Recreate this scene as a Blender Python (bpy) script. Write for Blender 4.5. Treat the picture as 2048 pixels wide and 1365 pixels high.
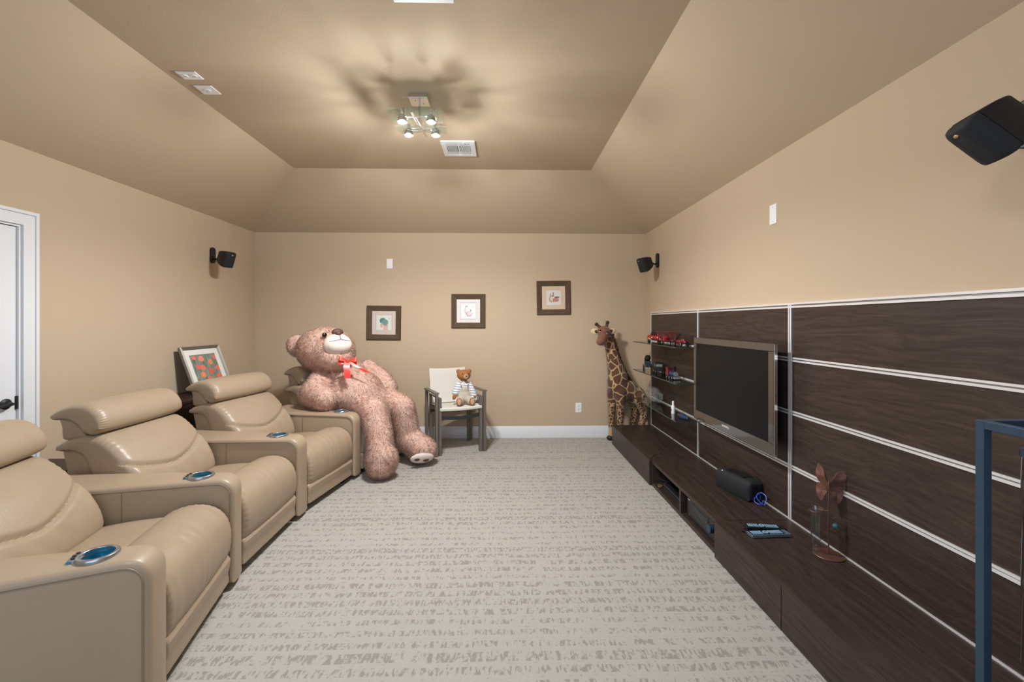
import bpy, bmesh, math, random
import numpy as np
from mathutils import Vector, Matrix, Euler

# ------------------------------------------------------------------ reset
for o in list(bpy.data.objects):
    bpy.data.objects.remove(o)
SC = bpy.context.scene
COL = SC.collection
random.seed(5)
RNG = np.random.default_rng(7)
PI = math.pi

# ------------------------------------------------------------------ camera, world, light, exposure
EYE = 1.415
cd = bpy.data.cameras.new('camera')
cam = bpy.data.objects.new('camera', cd)
COL.objects.link(cam)
cam.location = (0, 0, EYE)
cam.rotation_euler = (PI/2, 0, -math.atan(20/880))
cd.sensor_width = 36.0
cd.lens = 36.0*880/2048
cd.shift_y = -37.5/2048
cd.clip_start = 0.02
SC.camera = cam

SC.view_settings.view_transform = 'Standard'
SC.view_settings.look = 'None'
SC.view_settings.gamma = 1.0
SC.view_settings.use_curve_mapping = False
SC.view_settings.exposure = 0.0

w = bpy.data.worlds.new('sky')
SC.world = w
w.use_nodes = True
w.node_tree.nodes['Background'].inputs[0].default_value = (0.55, 0.75, 1.0, 1)
w.node_tree.nodes['Background'].inputs[1].default_value = 1.2

ROOM_L, ROOM_R, ROOM_F, ROOM_B = -2.99, 1.77, 5.39, -1.5
WALL_H, CEIL_H = 2.505, 2.98
CL, CR, CF = -2.11, 0.915, 4.51         # edges of the raised flat ceiling

def area(name, loc, rot, sx, sy, power, color):
    l = bpy.data.lights.new(name, 'AREA')
    l.shape = 'RECTANGLE'; l.size = sx; l.size_y = sy
    l.energy = power; l.color = color
    o = bpy.data.objects.new(name, l)
    o.location = loc; o.rotation_euler = rot
    COL.objects.link(o)
    return o
# daylight entering through the wide window behind the camera
area('window_daylight', (-0.6, ROOM_B+0.02, 1.55), (PI/2, 0, 0), 3.4, 1.5, 30, (0.62, 0.80, 1.0))
# added fill lamp under an unseen ceiling panel, out of view above the camera
area('rear_fill_light', (-0.6, 0.2, CEIL_H-0.062), (0, 0, 0), 0.6, 0.6, 33, (0.80, 0.89, 1.0))
BULB_POWER = 38      # light that leaks sideways and up from each bulb
BEAM_POWER = 42      # wide downward beam from an added spot under each bulb
BULB_COLOR = (0.97, 0.985, 1.0)

# ------------------------------------------------------------------ materials
def new_mat(name):
    m = bpy.data.materials.new(name); m.use_nodes = True
    nt = m.node_tree; b = nt.nodes['Principled BSDF']
    return m, nt, b
def mat(name, col, rough=0.5, metal=0.0, spec=0.5, coat=0.0, emit=None, es=1.0, sheen=0.0, bump=0.0, bscale=200.0, var=0.0, vscale=8.0):
    m, nt, b = new_mat(name)
    b.inputs['Base Color'].default_value = (*col, 1)
    b.inputs['Roughness'].default_value = rough
    b.inputs['Metallic'].default_value = metal
    b.inputs['Specular IOR Level'].default_value = spec
    b.inputs['Coat Weight'].default_value = coat
    b.inputs['Sheen Weight'].default_value = sheen
    if emit:
        b.inputs['Emission Color'].default_value = (*emit, 1)
        b.inputs['Emission Strength'].default_value = es
    tc = None
    if bump or var:
        tc = nt.nodes.new('ShaderNodeTexCoord')
    if bump:
        n = nt.nodes.new('ShaderNodeTexNoise'); n.inputs['Scale'].default_value = bscale
        n.inputs['Detail'].default_value = 3
        bp = nt.nodes.new('ShaderNodeBump'); bp.inputs['Strength'].default_value = bump
        bp.inputs['Distance'].default_value = 0.002
        nt.links.new(tc.outputs['Object'], n.inputs['Vector'])
        nt.links.new(n.outputs['Fac'], bp.inputs['Height'])
        nt.links.new(bp.outputs['Normal'], b.inputs['Normal'])
    if var:
        n2 = nt.nodes.new('ShaderNodeTexNoise'); n2.inputs['Scale'].default_value = vscale
        n2.inputs['Detail'].default_value = 4
        mx = nt.nodes.new('ShaderNodeMix'); mx.data_type = 'RGBA'
        mx.inputs['A'].default_value = (*[c*(1-var) for c in col], 1)
        mx.inputs['B'].default_value = (*[min(1, c*(1+var)) for c in col], 1)
        nt.links.new(tc.outputs['Object'], n2.inputs['Vector'])
        nt.links.new(n2.outputs['Fac'], mx.inputs['Factor'])
        nt.links.new(mx.outputs['Result'], b.inputs['Base Color'])
    return m
class NG:
    """small node-graph helper"""
    def __init__(s, nt): s.nt = nt
    def n(s, t, **k):
        nd = s.nt.nodes.new(t)
        for a, v in k.items(): setattr(nd, a, v)
        return nd
    def link(s, a, b): s.nt.links.new(a, b)
    def math(s, op, a, b=None, c=None, clamp=False):
        nd = s.nt.nodes.new('ShaderNodeMath'); nd.operation = op; nd.use_clamp = clamp
        for i, v in enumerate((a, b, c)):
            if v is None: continue
            if isinstance(v, (int, float)): nd.inputs[i].default_value = v
            else: s.nt.links.new(v, nd.inputs[i])
        return nd.outputs[0]
    def mix(s, f, a, b):
        nd = s.nt.nodes.new('ShaderNodeMix'); nd.data_type = 'RGBA'
        for key, v in (('Factor', f), ('A', a), ('B', b)):
            if isinstance(v, (int, float)): nd.inputs[key].default_value = v
            elif isinstance(v, tuple): nd.inputs[key].default_value = (*v, 1)
            else: s.nt.links.new(v, nd.inputs[key])
        return nd.outputs['Result']
    def comb(s, x, y, z):
        nd = s.nt.nodes.new('ShaderNodeCombineXYZ')
        for i, v in enumerate((x, y, z)):
            if isinstance(v, (int, float)): nd.inputs[i].default_value = v
            else: s.nt.links.new(v, nd.inputs[i])
        return nd.outputs[0]
    def noise(s, vec, scale, detail=3, rough=0.5):
        nd = s.nt.nodes.new('ShaderNodeTexNoise')
        nd.inputs['Scale'].default_value = scale; nd.inputs['Detail'].default_value = detail
        nd.inputs['Roughness'].default_value = rough
        if vec is not None: s.nt.links.new(vec, nd.inputs['Vector'])
        return nd.outputs['Fac']
    def ramp(s, f, stops):
        nd = s.nt.nodes.new('ShaderNodeValToRGB'); cr = nd.color_ramp
        while len(cr.elements) < len(stops): cr.elements.new(0.5)
        for e, (p, c) in zip(cr.elements, stops):
            e.position = p; e.color = (*c, 1) if isinstance(c, tuple) else (c, c, c, 1)
        s.nt.links.new(f, nd.inputs[0])
        return nd.outputs[0]
    def bump(s, h, strength, dist, to):
        nd = s.nt.nodes.new('ShaderNodeBump'); nd.inputs['Strength'].default_value = strength
        nd.inputs['Distance'].default_value = dist
        s.nt.links.new(h, nd.inputs['Height']); s.nt.links.new(nd.outputs[0], to)
    def obj(s):
        tc = s.nt.nodes.new('ShaderNodeTexCoord')
        sp = s.nt.nodes.new('ShaderNodeSeparateXYZ')
        s.nt.links.new(tc.outputs['Object'], sp.inputs[0])
        return tc.outputs['Object'], sp.outputs[0], sp.outputs[1], sp.outputs[2]

def wall_mat(name, col):
    m, nt, b = new_mat(name); g = NG(nt)
    o, x, y, z = g.obj()
    n1 = g.noise(o, 1.3, 2)
    b.inputs['Roughness'].default_value = 0.9
    b.inputs['Specular IOR Level'].default_value = 0.12
    g.link(g.mix(n1, tuple(c*0.97 for c in col), tuple(c*1.03 for c in col)), b.inputs['Base Color'])
    h = g.noise(o, 130, 3, 0.55)
    g.bump(h, 0.16, 0.003, b.inputs['Normal'])
    return m
M = {}
M['wall'] = wall_mat('tan_wall_paint', (0.50, 0.385, 0.268))
M['ceil'] = wall_mat('tan_ceiling_paint', (0.50, 0.388, 0.272))
M['white'] = mat('white_trim_paint', (0.68, 0.69, 0.70), 0.4)
M['plate'] = mat('white_plastic', (0.82, 0.82, 0.82), 0.35)
M['dark_slot'] = mat('dark_slot', (0.02, 0.02, 0.02), 0.7)

def carpet():
    m, nt, b = new_mat('patterned_carpet'); g = NG(nt)
    o, x, y, z = g.obj()
    wob = g.math('MULTIPLY', g.math('SUBTRACT', g.noise(o, 2.2, 2), 0.5), 0.035)
    yy = g.math('ADD', y, wob)
    row = g.math('DIVIDE', yy, 0.073)
    ri = g.math('FLOOR', row)
    fr = g.math('FRACT', row)
    rr = g.n('ShaderNodeTexWhiteNoise', noise_dimensions='1D'); g.link(ri, rr.inputs['W'])
    rv = rr.outputs['Value']
    # streaks: short dashes running down the room, gathered in rows
    v1 = g.comb(g.math('MULTIPLY', x, 74), g.math('MULTIPLY', y, 24), g.math('MULTIPLY', ri, 3.7))
    d1 = g.noise(v1, 1.0, 2, 0.6)
    v2 = g.comb(g.math('MULTIPLY', x, 11), 0.0, g.math('MULTIPLY', ri, 5.1))
    d2 = g.noise(v2, 1.0, 2, 0.6)
    half = g.math('ADD', g.math('MULTIPLY', rv, 0.20), 0.20)
    inrow = g.math('LESS_THAN', g.math('ABSOLUTE', g.math('SUBTRACT', fr, 0.5)), half)
    thr = g.math('SUBTRACT', g.math('SUBTRACT', 0.615, g.math('MULTIPLY', d2, 0.18)), g.math('MULTIPLY', rv, 0.05))
    dash = g.math('MULTIPLY', g.math('MULTIPLY', g.math('SUBTRACT', d1, thr), 14, clamp=True), inrow, clamp=True)
    # finer secondary rows
    row2 = g.math('DIVIDE', g.math('ADD', yy, 0.02), 0.0365)
    f2 = g.math('FRACT', row2)
    v3 = g.comb(g.math('MULTIPLY', x, 46), g.math('MULTIPLY', y, 40), g.math('FLOOR', row2))
    d3 = g.math('MULTIPLY', g.math('SUBTRACT', g.noise(v3, 1.0, 2), 0.57), 12, clamp=True)
    dash2 = g.math('MULTIPLY', g.math('MULTIPLY', d3, g.math('LESS_THAN', g.math('ABSOLUTE', g.math('SUBTRACT', f2, 0.5)), 0.16)), 0.55)
    pat = g.math('MAXIMUM', dash, dash2)
    big = g.noise(o, 1.1, 2)
    base = g.mix(big, (0.405, 0.376, 0.338), (0.45, 0.418, 0.377))
    dark = (0.20, 0.172, 0.142)
    fine = g.noise(o, 420, 2)
    c = g.mix(g.math('MULTIPLY', pat, 0.62), base, dark)
    c = g.mix(g.math('MULTIPLY', g.math('SUBTRACT', fine, 0.35), 0.5, clamp=True), c, (0.33, 0.305, 0.275))
    g.link(c, b.inputs['Base Color'])
    b.inputs['Roughness'].default_value = 0.95
    b.inputs['Specular IOR Level'].default_value = 0.08
    b.inputs['Sheen Weight'].default_value = 0.15
    h = g.math('SUBTRACT', g.noise(o, 320, 3), g.math('MULTIPLY', pat, 0.6))
    g.bump(h, 0.5, 0.006, b.inputs['Normal'])
    return m
M['carpet'] = carpet()

def wood(name, a, bcol, c, rough=0.42):
    """dark wenge laminate, grain running along the length (Y) of the piece"""
    m, nt, b = new_mat(name); g = NG(nt)
    o, x, y, z = g.obj()
    warp = g.noise(g.comb(g.math('MULTIPLY', x, 2.2), g.math('MULTIPLY', y, 1.1), g.math('MULTIPLY', z, 2.2)), 1.6, 2)
    off = g.math('MULTIPLY', g.math('SUBTRACT', warp, 0.5), 0.12)
    vx, vz = g.math('ADD', x, off), g.math('ADD', z, off)
    n1 = g.noise(g.comb(g.math('MULTIPLY', vx, 62), g.math('MULTIPLY', y, 2.4), g.math('MULTIPLY', vz, 62)), 1.0, 5, 0.65)
    n2 = g.noise(g.comb(g.math('MULTIPLY', vx, 260), g.math('MULTIPLY', y, 6), g.math('MULTIPLY', vz, 260)), 1.0, 3, 0.6)
    f = g.math('ADD', g.math('MULTIPLY', n1, 0.75), g.math('MULTIPLY', n2, 0.25))
    col = g.ramp(f, [(0.36, a), (0.5, bcol), (0.64, c)])
    g.link(col, b.inputs['Base Color'])
    b.inputs['Roughness'].default_value = rough
    b.inputs['Specular IOR Level'].default_value = 0.36
    g.bump(f, 0.12, 0.001, b.inputs['Normal'])
    return m
M['wood'] = wood('dark_wenge_laminate', (0.025, 0.0145, 0.0112), (0.040, 0.0245, 0.019), (0.061, 0.039, 0.0305))
M['alu'] = mat('brushed_aluminium', (0.86, 0.85, 0.84), 0.3, 0.45)
M['alu_groove'] = mat('aluminium_groove', (0.30, 0.31, 0.33), 0.4, 1.0)
M['chrome'] = mat('chrome', (0.75, 0.75, 0.76), 0.12, 1.0)
M['black'] = mat('black_plastic', (0.010, 0.010, 0.012), 0.45, spec=0.35)
M['black_matte'] = mat('black_fabric_grille', (0.008, 0.010, 0.013), 0.75, bump=0.4, bscale=900)
M['black_gloss'] = mat('gloss_black', (0.010, 0.010, 0.010), 0.08)
M['screen'] = mat('tv_screen', (0.006, 0.006, 0.007), 0.3, spec=0.12)
M['bezel'] = mat('bronze_black_bezel', (0.045, 0.035, 0.028), 0.07, 0.0, spec=0.9, coat=0.6)
M['gold'] = mat('gold_emblem', (0.75, 0.5, 0.3), 0.3, 0.9)
M['bronze'] = mat('copper_bronze', (0.17, 0.08, 0.062), 0.42, 0.5, var=0.3, vscale=60)
M['bluesteel'] = mat('blue_painted_steel', (0.022, 0.05, 0.085), 0.42, 0.2)
M['bluewire'] = mat('blue_cable', (0.02, 0.09, 0.55), 0.4)
M['chairmetal'] = mat('taupe_powdercoat', (0.16, 0.137, 0.118), 0.45, 0.2)
M['chairdark'] = mat('charcoal_metal', (0.03, 0.032, 0.034), 0.5, 0.2)
M['sling'] = mat('cream_sling', (0.66, 0.63, 0.56), 0.8, bump=0.3, bscale=600)
M['frame_wood'] = mat('dark_walnut_frame', (0.088, 0.054, 0.030), 0.65, spec=0.2, var=0.25, vscale=20)
M['console'] = mat('espresso_wood', (0.022, 0.011, 0.009), 0.4, var=0.3, vscale=12)
M['silverframe'] = mat('pewter_frame', (0.20, 0.18, 0.145), 0.45, 0.3)
M['mat_white'] = mat('white_mount', (0.74, 0.72, 0.67), 0.7)
M['canvas_side'] = mat('grey_backing', (0.10, 0.10, 0.105), 0.8)
M['cup_ring'] = mat('satin_silver', (0.42, 0.44, 0.47), 0.3, 0.9)
M['cup_blue'] = mat('blue_cup_sky_tint', (0.02, 0.27, 0.42), 0.28, 0.5)  # cup finish whose colour holds the blue of reflected daylight
M['nose'] = mat('brown_plush_nose', (0.10, 0.045, 0.03), 0.6)
M['muzzle'] = mat('cream_plush', (0.72, 0.63, 0.56), 0.85, bump=0.4, bscale=300)
M['ribbon'] = mat('red_satin_ribbon', (0.80, 0.035, 0.02), 0.35)
M['eye'] = mat('glass_eye', (0.004, 0.003, 0.003), 0.05)
M['eyewhite_glint'] = mat('eye_white_and_glint', (0.8, 0.8, 0.8), 0.2)
M['teddy'] = mat('caramel_plush', (0.33, 0.125, 0.04), 0.9, bump=0.8, bscale=160, var=0.2, vscale=30)
M['teddypad'] = mat('peach_pad', (0.55, 0.33, 0.23), 0.9, bump=0.4, bscale=200)
M['teddysnout'] = mat('tan_snout', (0.42, 0.29, 0.15), 0.9, bump=0.4, bscale=200)
M['overall'] = mat('beige_cloth', (0.50, 0.44, 0.35), 0.9, bump=0.5, bscale=120)
M['toyred'] = mat('toy_red', (0.42, 0.015, 0.015), 0.3)
M['toydarkred'] = mat('toy_dark_red', (0.16, 0.012, 0.018), 0.35)
M['toyblack'] = mat('toy_black', (0.012, 0.012, 0.012), 0.3)
M['toygreen'] = mat('toy_dark_green', (0.02, 0.03, 0.028), 0.35)
M['toycream'] = mat('toy_cream', (0.62, 0.58, 0.42), 0.4)
M['toygrey'] = mat('toy_grey', (0.35, 0.33, 0.31), 0.35, 0.4)
M['toyblue'] = mat('toy_navy', (0.02, 0.04, 0.09), 0.35)
M['bulb'] = mat('lit_halogen', (1, 0.95, 0.85), 0.3, emit=(1.0, 0.90, 0.72), es=35)
M['teal'] = mat('teal_glass_bead', (0.03, 0.19, 0.22), 0.15)
M['remote_keys'] = mat('remote_keys_blue', (0.28, 0.50, 0.68), 0.35)
M['remote_body'] = mat('remote_silver', (0.17, 0.23, 0.28), 0.35, 0.5)
M['display'] = mat('receiver_face', (0.022, 0.024, 0.026), 0.3, 0.3)
M['knobblue'] = mat('receiver_knob', (0.03, 0.07, 0.12), 0.3, 0.6)
M['wax'] = mat('candle_wax', (0.75, 0.72, 0.66), 0.6)

def glass(name, tint=(0.9, 0.96, 0.94), diff=0.0, rough=0.03, gloss=1.0, dcol=(0.8, 0.85, 0.82)):
    m = bpy.data.materials.new(name); m.use_nodes = True
    nt = m.node_tree; nt.nodes.clear(); g = NG(nt)
    out = g.n('ShaderNodeOutputMaterial')
    tr = g.n('ShaderNodeBsdfTransparent'); tr.inputs[0].default_value = (*tint, 1)
    gl = g.n('ShaderNodeBsdfGlossy'); gl.inputs['Roughness'].default_value = rough
    fr = g.n('ShaderNodeLayerWeight'); fr.inputs[0].default_value = 0.5
    mx = g.n('ShaderNodeMixShader')
    geo = g.n('ShaderNodeNewGeometry')
    ff = g.math('MULTIPLY', g.math('ADD', g.math('MULTIPLY', g.math('POWER', fr.outputs[1], 4), .75), .035), gloss, clamp=True)
    g.link(g.math('MULTIPLY', ff, g.math('SUBTRACT', 1, geo.outputs['Backfacing'])), mx.inputs[0]); g.link(tr.outputs[0], mx.inputs[1]); g.link(gl.outputs[0], mx.inputs[2])
    last = mx
    if diff:
        di = g.n('ShaderNodeBsdfDiffuse'); di.inputs[0].default_value = (*dcol, 1)
        tl = g.n('ShaderNodeBsdfTranslucent'); tl.inputs[0].default_value = (*dcol, 1)
        ad = g.n('ShaderNodeMixShader'); ad.inputs[0].default_value = 0.5
        g.link(di.outputs[0], ad.inputs[1]); g.link(tl.outputs[0], ad.inputs[2])
        m2 = g.n('ShaderNodeMixShader'); m2.inputs[0].default_value = diff
        g.link(mx.outputs[0], m2.inputs[1]); g.link(ad.outputs[0], m2.inputs[2]); last = m2
    g.link(last.outputs[0], out.inputs[0])
    return m
M['glass_shelf'] = glass('smoked_glass_shelf', (0.62, 0.66, 0.64), gloss=1.3)
M['glass_edge'] = mat('glass_edge', (0.03, 0.05, 0.045), 0.2)
M['glass_clear'] = glass('clear_glass', (0.93, 0.95, 0.96), gloss=3.0, rough=0.10)
M['glass_frost'] = glass('frosted_lamp_glass', (0.88, 0.95, 0.92), diff=0.012)
M['glass_bag'] = glass('crumpled_clear_plastic', (0.88, 0.89, 0.89), diff=0.10, rough=0.10, gloss=2.5)
M['pane'] = glass('window_pane', (0.95, 0.97, 1.0))

def leather():
    m, nt, b = new_mat('beige_leather'); g = NG(nt)
    o, x, y, z = g.obj()
    n1 = g.noise(o, 3.5, 3)
    g.link(g.mix(n1, (0.325, 0.240, 0.160), (0.385, 0.292, 0.200)), b.inputs['Base Color'])
    b.inputs['Roughness'].default_value = 0.40
    b.inputs['Specular IOR Level'].default_value = 0.5
    vo = g.n('ShaderNodeTexVoronoi'); vo.inputs['Scale'].default_value = 260
    g.link(o, vo.inputs['Vector'])
    soft = g.noise(g.comb(g.math('MULTIPLY', x, 5), g.math('MULTIPLY', y, 17), g.math('MULTIPLY', z, 5)), 1.0, 4, 0.6)
    b1 = g.n('ShaderNodeBump'); b1.inputs['Strength'].default_value = 0.16; b1.inputs['Distance'].default_value = 0.012
    g.link(soft, b1.inputs['Height'])
    b2 = g.n('ShaderNodeBump'); b2.inputs['Strength'].default_value = 0.10; b2.inputs['Distance'].default_value = 0.001
    g.link(vo.outputs['Distance'], b2.inputs['Height']); g.link(b1.outputs[0], b2.inputs['Normal'])
    g.link(b2.outputs[0], b.inputs['Normal'])
    return m
M['leather'] = leather()
M['seam'] = mat('leather_piping', (0.25, 0.18, 0.115), 0.5)

def plush(name, a, bcol, scale=9.0, rough=0.95):
    m, nt, b = new_mat(name); g = NG(nt)
    o, x, y, z = g.obj()
    n1 = g.noise(o, scale, 4, 0.65)
    f = g.math('MULTIPLY', g.math('SUBTRACT', n1, 0.3), 2.4, clamp=True)
    g.link(g.mix(f, a, bcol), b.inputs['Base Color'])
    b.inputs['Roughness'].default_value = rough
    b.inputs['Specular IOR Level'].default_value = 0.15
    b.inputs['Sheen Weight'].default_value = 0.35
    b.inputs['Sheen Roughness'].default_value = 0.5
    tl = g.n('ShaderNodeBsdfTranslucent'); g.link(b.inputs['Base Color'].links[0].from_socket, tl.inputs[0])
    mx = g.n('ShaderNodeMixShader'); mx.inputs[0].default_value = 0.30
    g.link(b.outputs[0], mx.inputs[1]); g.link(tl.outputs[0], mx.inputs[2])
    g.link(mx.outputs[0], nt.nodes['Material Output'].inputs[0])
    return m
M['pinkfur'] = plush('pink_plush_fur', (0.85, 0.53, 0.41), (0.95, 0.70, 0.58))

def giraffe_mat():
    m, nt, b = new_mat('giraffe_spots'); g = NG(nt)
    o, x, y, z = g.obj()
    nv = g.n('ShaderNodeTexNoise'); nv.inputs['Scale'].default_value = 6; g.link(o, nv.inputs['Vector'])
    va = g.n('ShaderNodeVectorMath', operation='SCALE'); va.inputs['Scale'].default_value = 0.05
    g.link(nv.outputs['Color'], va.inputs[0])
    vb = g.n('ShaderNodeVectorMath', operation='ADD'); g.link(o, vb.inputs[0]); g.link(va.outputs[0], vb.inputs[1])
    def cells(scale, line):
        v = g.n('ShaderNodeTexVoronoi', feature='DISTANCE_TO_EDGE'); v.inputs['Scale'].default_value = scale
        g.link(vb.outputs[0], v.inputs['Vector'])
        return g.math('LESS_THAN', v.outputs['Distance'], line)
    body = cells(9.5, 0.055)
    neck = cells(15, 0.075)
    leg = cells(27, 0.085)
    isleg = g.math('LESS_THAN', z, 0.46)
    isneck = g.math('GREATER_THAN', z, 0.98)
    line = g.math('ADD', g.math('MULTIPLY', body, g.math('SUBTRACT', 1, isneck)), g.math('MULTIPLY', neck, isneck))
    line = g.math('ADD', g.math('MULTIPLY', line, g.math('SUBTRACT', 1, isleg)), g.math('MULTIPLY', leg, isleg), clamp=True)
    plain = g.math('LESS_THAN', z, 0.16)
    line = g.math('MAXIMUM', line, plain)
    brown = g.mix(g.noise(o, 18, 3), (0.075, 0.026, 0.016), (0.145, 0.055, 0.030))
    c = g.mix(line, brown, (0.50, 0.34, 0.155))
    head = g.math('MAXIMUM', g.math('GREATER_THAN', z, 1.255), g.math('MULTIPLY', g.math('LESS_THAN', y, 5.105), g.math('GREATER_THAN', z, 1.12)))
    c = g.mix(head, c, g.mix(g.noise(o, 25, 3), (0.13, 0.045, 0.025), (0.24, 0.095, 0.045)))
    g.link(c, b.inputs['Base Color'])
    b.inputs['Roughness'].default_value = 0.85
    b.inputs['Sheen Weight'].default_value = 0.3
    g.bump(g.noise(o, 160, 3), 0.5, 0.004, b.inputs['Normal'])
    return m
M['giraffe'] = giraffe_mat()
M['mane'] = mat('brown_mane', (0.085, 0.035, 0.018), 0.9, bump=0.8, bscale=150)
M['cream'] = mat('giraffe_cream', (0.58, 0.47, 0.26), 0.9, bump=0.4, bscale=150)

def stripes():
    m, nt, b = new_mat('striped_shirt'); g = NG(nt)
    o, x, y, z = g.obj()
    s = g.math('FRACT', g.math('DIVIDE', g.math('ADD', z, g.math('MULTIPLY', x, 0.12)), 0.026))
    g.link(g.mix(g.math('LESS_THAN', s, 0.2), (0.72, 0.73, 0.76), (0.03, 0.045, 0.09)), b.inputs['Base Color'])
    b.inputs['Roughness'].default_value = 0.9
    return m
M['stripe'] = stripes()

# ------------------------------------------------------------------ mesh helpers
class MB:
    def __init__(s): s.v = []; s.f = []; s.mi = []; s.mats = []; s.cur = 0
    def use(s, key):
        m = M[key]
        if m not in s.mats: s.mats.append(m)
        s.cur = s.mats.index(m); return s
    def add(s, vs, fs):
        b = len(s.v); s.v += [tuple(v) for v in vs]
        for f in fs: s.f.append(tuple(i+b for i in f)); s.mi.append(s.cur)
        return s
    def box(s, c, d, rot=None, taper=None):
        hx, hy, hz = d[0]/2, d[1]/2, d[2]/2
        vs = [Vector((sx*hx*(taper if (taper and sz > 0) else 1), sy*hy*(taper if (taper and sz > 0) else 1), sz*hz)) for sx in (-1, 1) for sy in (-1, 1) for sz in (-1, 1)]
        if rot is not None:
            R = rot if isinstance(rot, Matrix) else Euler(rot).to_matrix()
            vs = [R @ v for v in vs]
        c = Vector(c); vs = [v+c for v in vs]
        return s.add(vs, [(0, 1, 3, 2), (4, 6, 7, 5), (0, 4, 5, 1), (2, 3, 7, 6), (0, 2, 6, 4), (1, 5, 7, 3)])
    def bb(s, x0, x1, y0, y1, z0, z1):
        return s.box(((x0+x1)/2, (y0+y1)/2, (z0+z1)/2), (x1-x0, y1-y0, z1-z0))
    def bar(s, p0, p1, wd, th, up=(0, 0, 1)):
        p0, p1 = Vector(p0), Vector(p1); d = p1-p0; L = d.length; x = d.normalized()
        up = Vector(up)
        y = up.cross(x)
        if y.length < 1e-4: y = Vector((0, 1, 0)).cross(x)
        y.normalize(); z = x.cross(y)
        R = Matrix((x, y, z)).transposed()
        return s.box((p0+p1)/2, (L, wd, th), R)
    def tube(s, path, r, n=8, cap=True, closed=False):
        P = [Vector(p) for p in path]; N = len(P)
        rs = r if isinstance(r, (list, tuple)) else [r]*N
        t0 = (P[1]-P[0]).normalized()
        a = Vector((0, 0, 1)) if abs(t0.z) < .9 else Vector((1, 0, 0))
        u = t0.cross(a).normalized()
        vs = []
        for i in range(N):
            if closed: t = (P[(i+1) % N]-P[i-1])
            else: t = (P[min(i+1, N-1)]-P[max(i-1, 0)])
            t.normalize()
            u = (u - t*u.dot(t))
            if u.length < 1e-6: u = t.orthogonal()
            u.normalize(); v = t.cross(u)
            for k in range(n):
                q = 2*PI*k/n
                vs.append(P[i] + (u*math.cos(q)+v*math.sin(q))*rs[i])
        fs = []
        for i in range(N if closed else N-1):
            j = (i+1) % N
            for k in range(n):
                k2 = (k+1) % n
                fs.append((i*n+k, i*n+k2, j*n+k2, j*n+k))
        if cap and not closed:
            fs.append(tuple(range(n))[::-1]); fs.append(tuple((N-1)*n+k for k in range(n)))
        return s.add(vs, fs)
    def cyl(s, p0, p1, r, r2=None, n=20):
        return s.tube([p0, p1], [r, r if r2 is None else r2], n)
    def lathe(s, prof, c=(0, 0, 0), n=28, R=None, closed=False):
        """prof: (r, z) pairs, turned round Z"""
        c = Vector(c); vs = []
        for (r, z) in prof:
            for k in range(n):
                q = 2*PI*k/n
                v = Vector((max(r, 1e-5)*math.cos(q), max(r, 1e-5)*math.sin(q), z))
                if R is not None: v = R @ v
                vs.append(v+c)
        fs = []
        m = len(prof)
        for i in range(m if closed else m-1):
            j = (i+1) % m
            for k in range(n):
                k2 = (k+1) % n
                fs.append((i*n+k, i*n+k2, j*n+k2, j*n+k))
        return s.add(vs, fs)
    def ell(s, c, r, rot=None, n=20, m=12):
        c = Vector(c); R = Euler(rot).to_matrix() if rot is not None and not isinstance(rot, Matrix) else rot
        if isinstance(r, (int, float)): r = (r, r, r)
        vs = []
        for i in range(1, m):
            p = PI*i/m
            for k in range(n):
                q = 2*PI*k/n
                v = Vector((r[0]*math.sin(p)*math.cos(q), r[1]*math.sin(p)*math.sin(q), r[2]*math.cos(p)))
                vs.append(v)
        vs += [Vector((0, 0, r[2])), Vector((0, 0, -r[2]))]
        if R is not None: vs = [R @ v for v in vs]
        vs = [v+c for v in vs]
        fs = []
        for i in range(m-2):
            for k in range(n):
                k2 = (k+1) % n
                fs.append((i*n+k, (i+1)*n+k, (i+1)*n+k2, i*n+k2))
        t = (m-1)*n
        for k in range(n):
            k2 = (k+1) % n
            fs.append((t, k, k2)); fs.append((t+1, (m-2)*n+k2, (m-2)*n+k))
        return s.add(vs, fs)
    def cone(s, a, b, ra, rb, step=0.35):
        """a capsule of spheres from a to b, for blending"""
        a, b = Vector(a), Vector(b); L = (b-a).length
        k = max(2, int(L/(min(ra, rb)*step))+1)
        for i in range(k+1):
            t = i/k; s.ell(a.lerp(b, t), ra+(rb-ra)*t, n=14, m=9)
        return s
    def prism(s, poly, z0, z1, R=None, c=(0, 0, 0)):
        n = len(poly); c = Vector(c)
        vs = [Vector((p[0], p[1], z0)) for p in poly]+[Vector((p[0], p[1], z1)) for p in poly]
        if R is not None: vs = [R @ v for v in vs]
        vs = [v+c for v in vs]
        fs = [tuple(range(n))[::-1], tuple(range(n, 2*n))]+[(i, (i+1) % n, n+(i+1) % n, n+i) for i in range(n)]
        return s.add(vs, fs)
    def mesh(s, name, sharp=35):
        me = bpy.data.meshes.new(name)
        me.from_pydata(s.v, [], s.f)
        for m in s.mats: me.materials.append(m)
        if len(s.mats) > 1:
            me.polygons.foreach_set('material_index', s.mi)
        bm = bmesh.new(); bm.from_mesh(me)
        bmesh.ops.recalc_face_normals(bm, faces=bm.faces)
        bm.to_mesh(me); bm.free()
        me.shade_smooth()
        me.set_sharp_from_angle(angle=math.radians(sharp))
        return me
    def build(s, name, parent=None, bevel=0.0, seg=2, sharp=35):
        return link(name, s.mesh(name, sharp), parent, bevel, seg)

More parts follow.
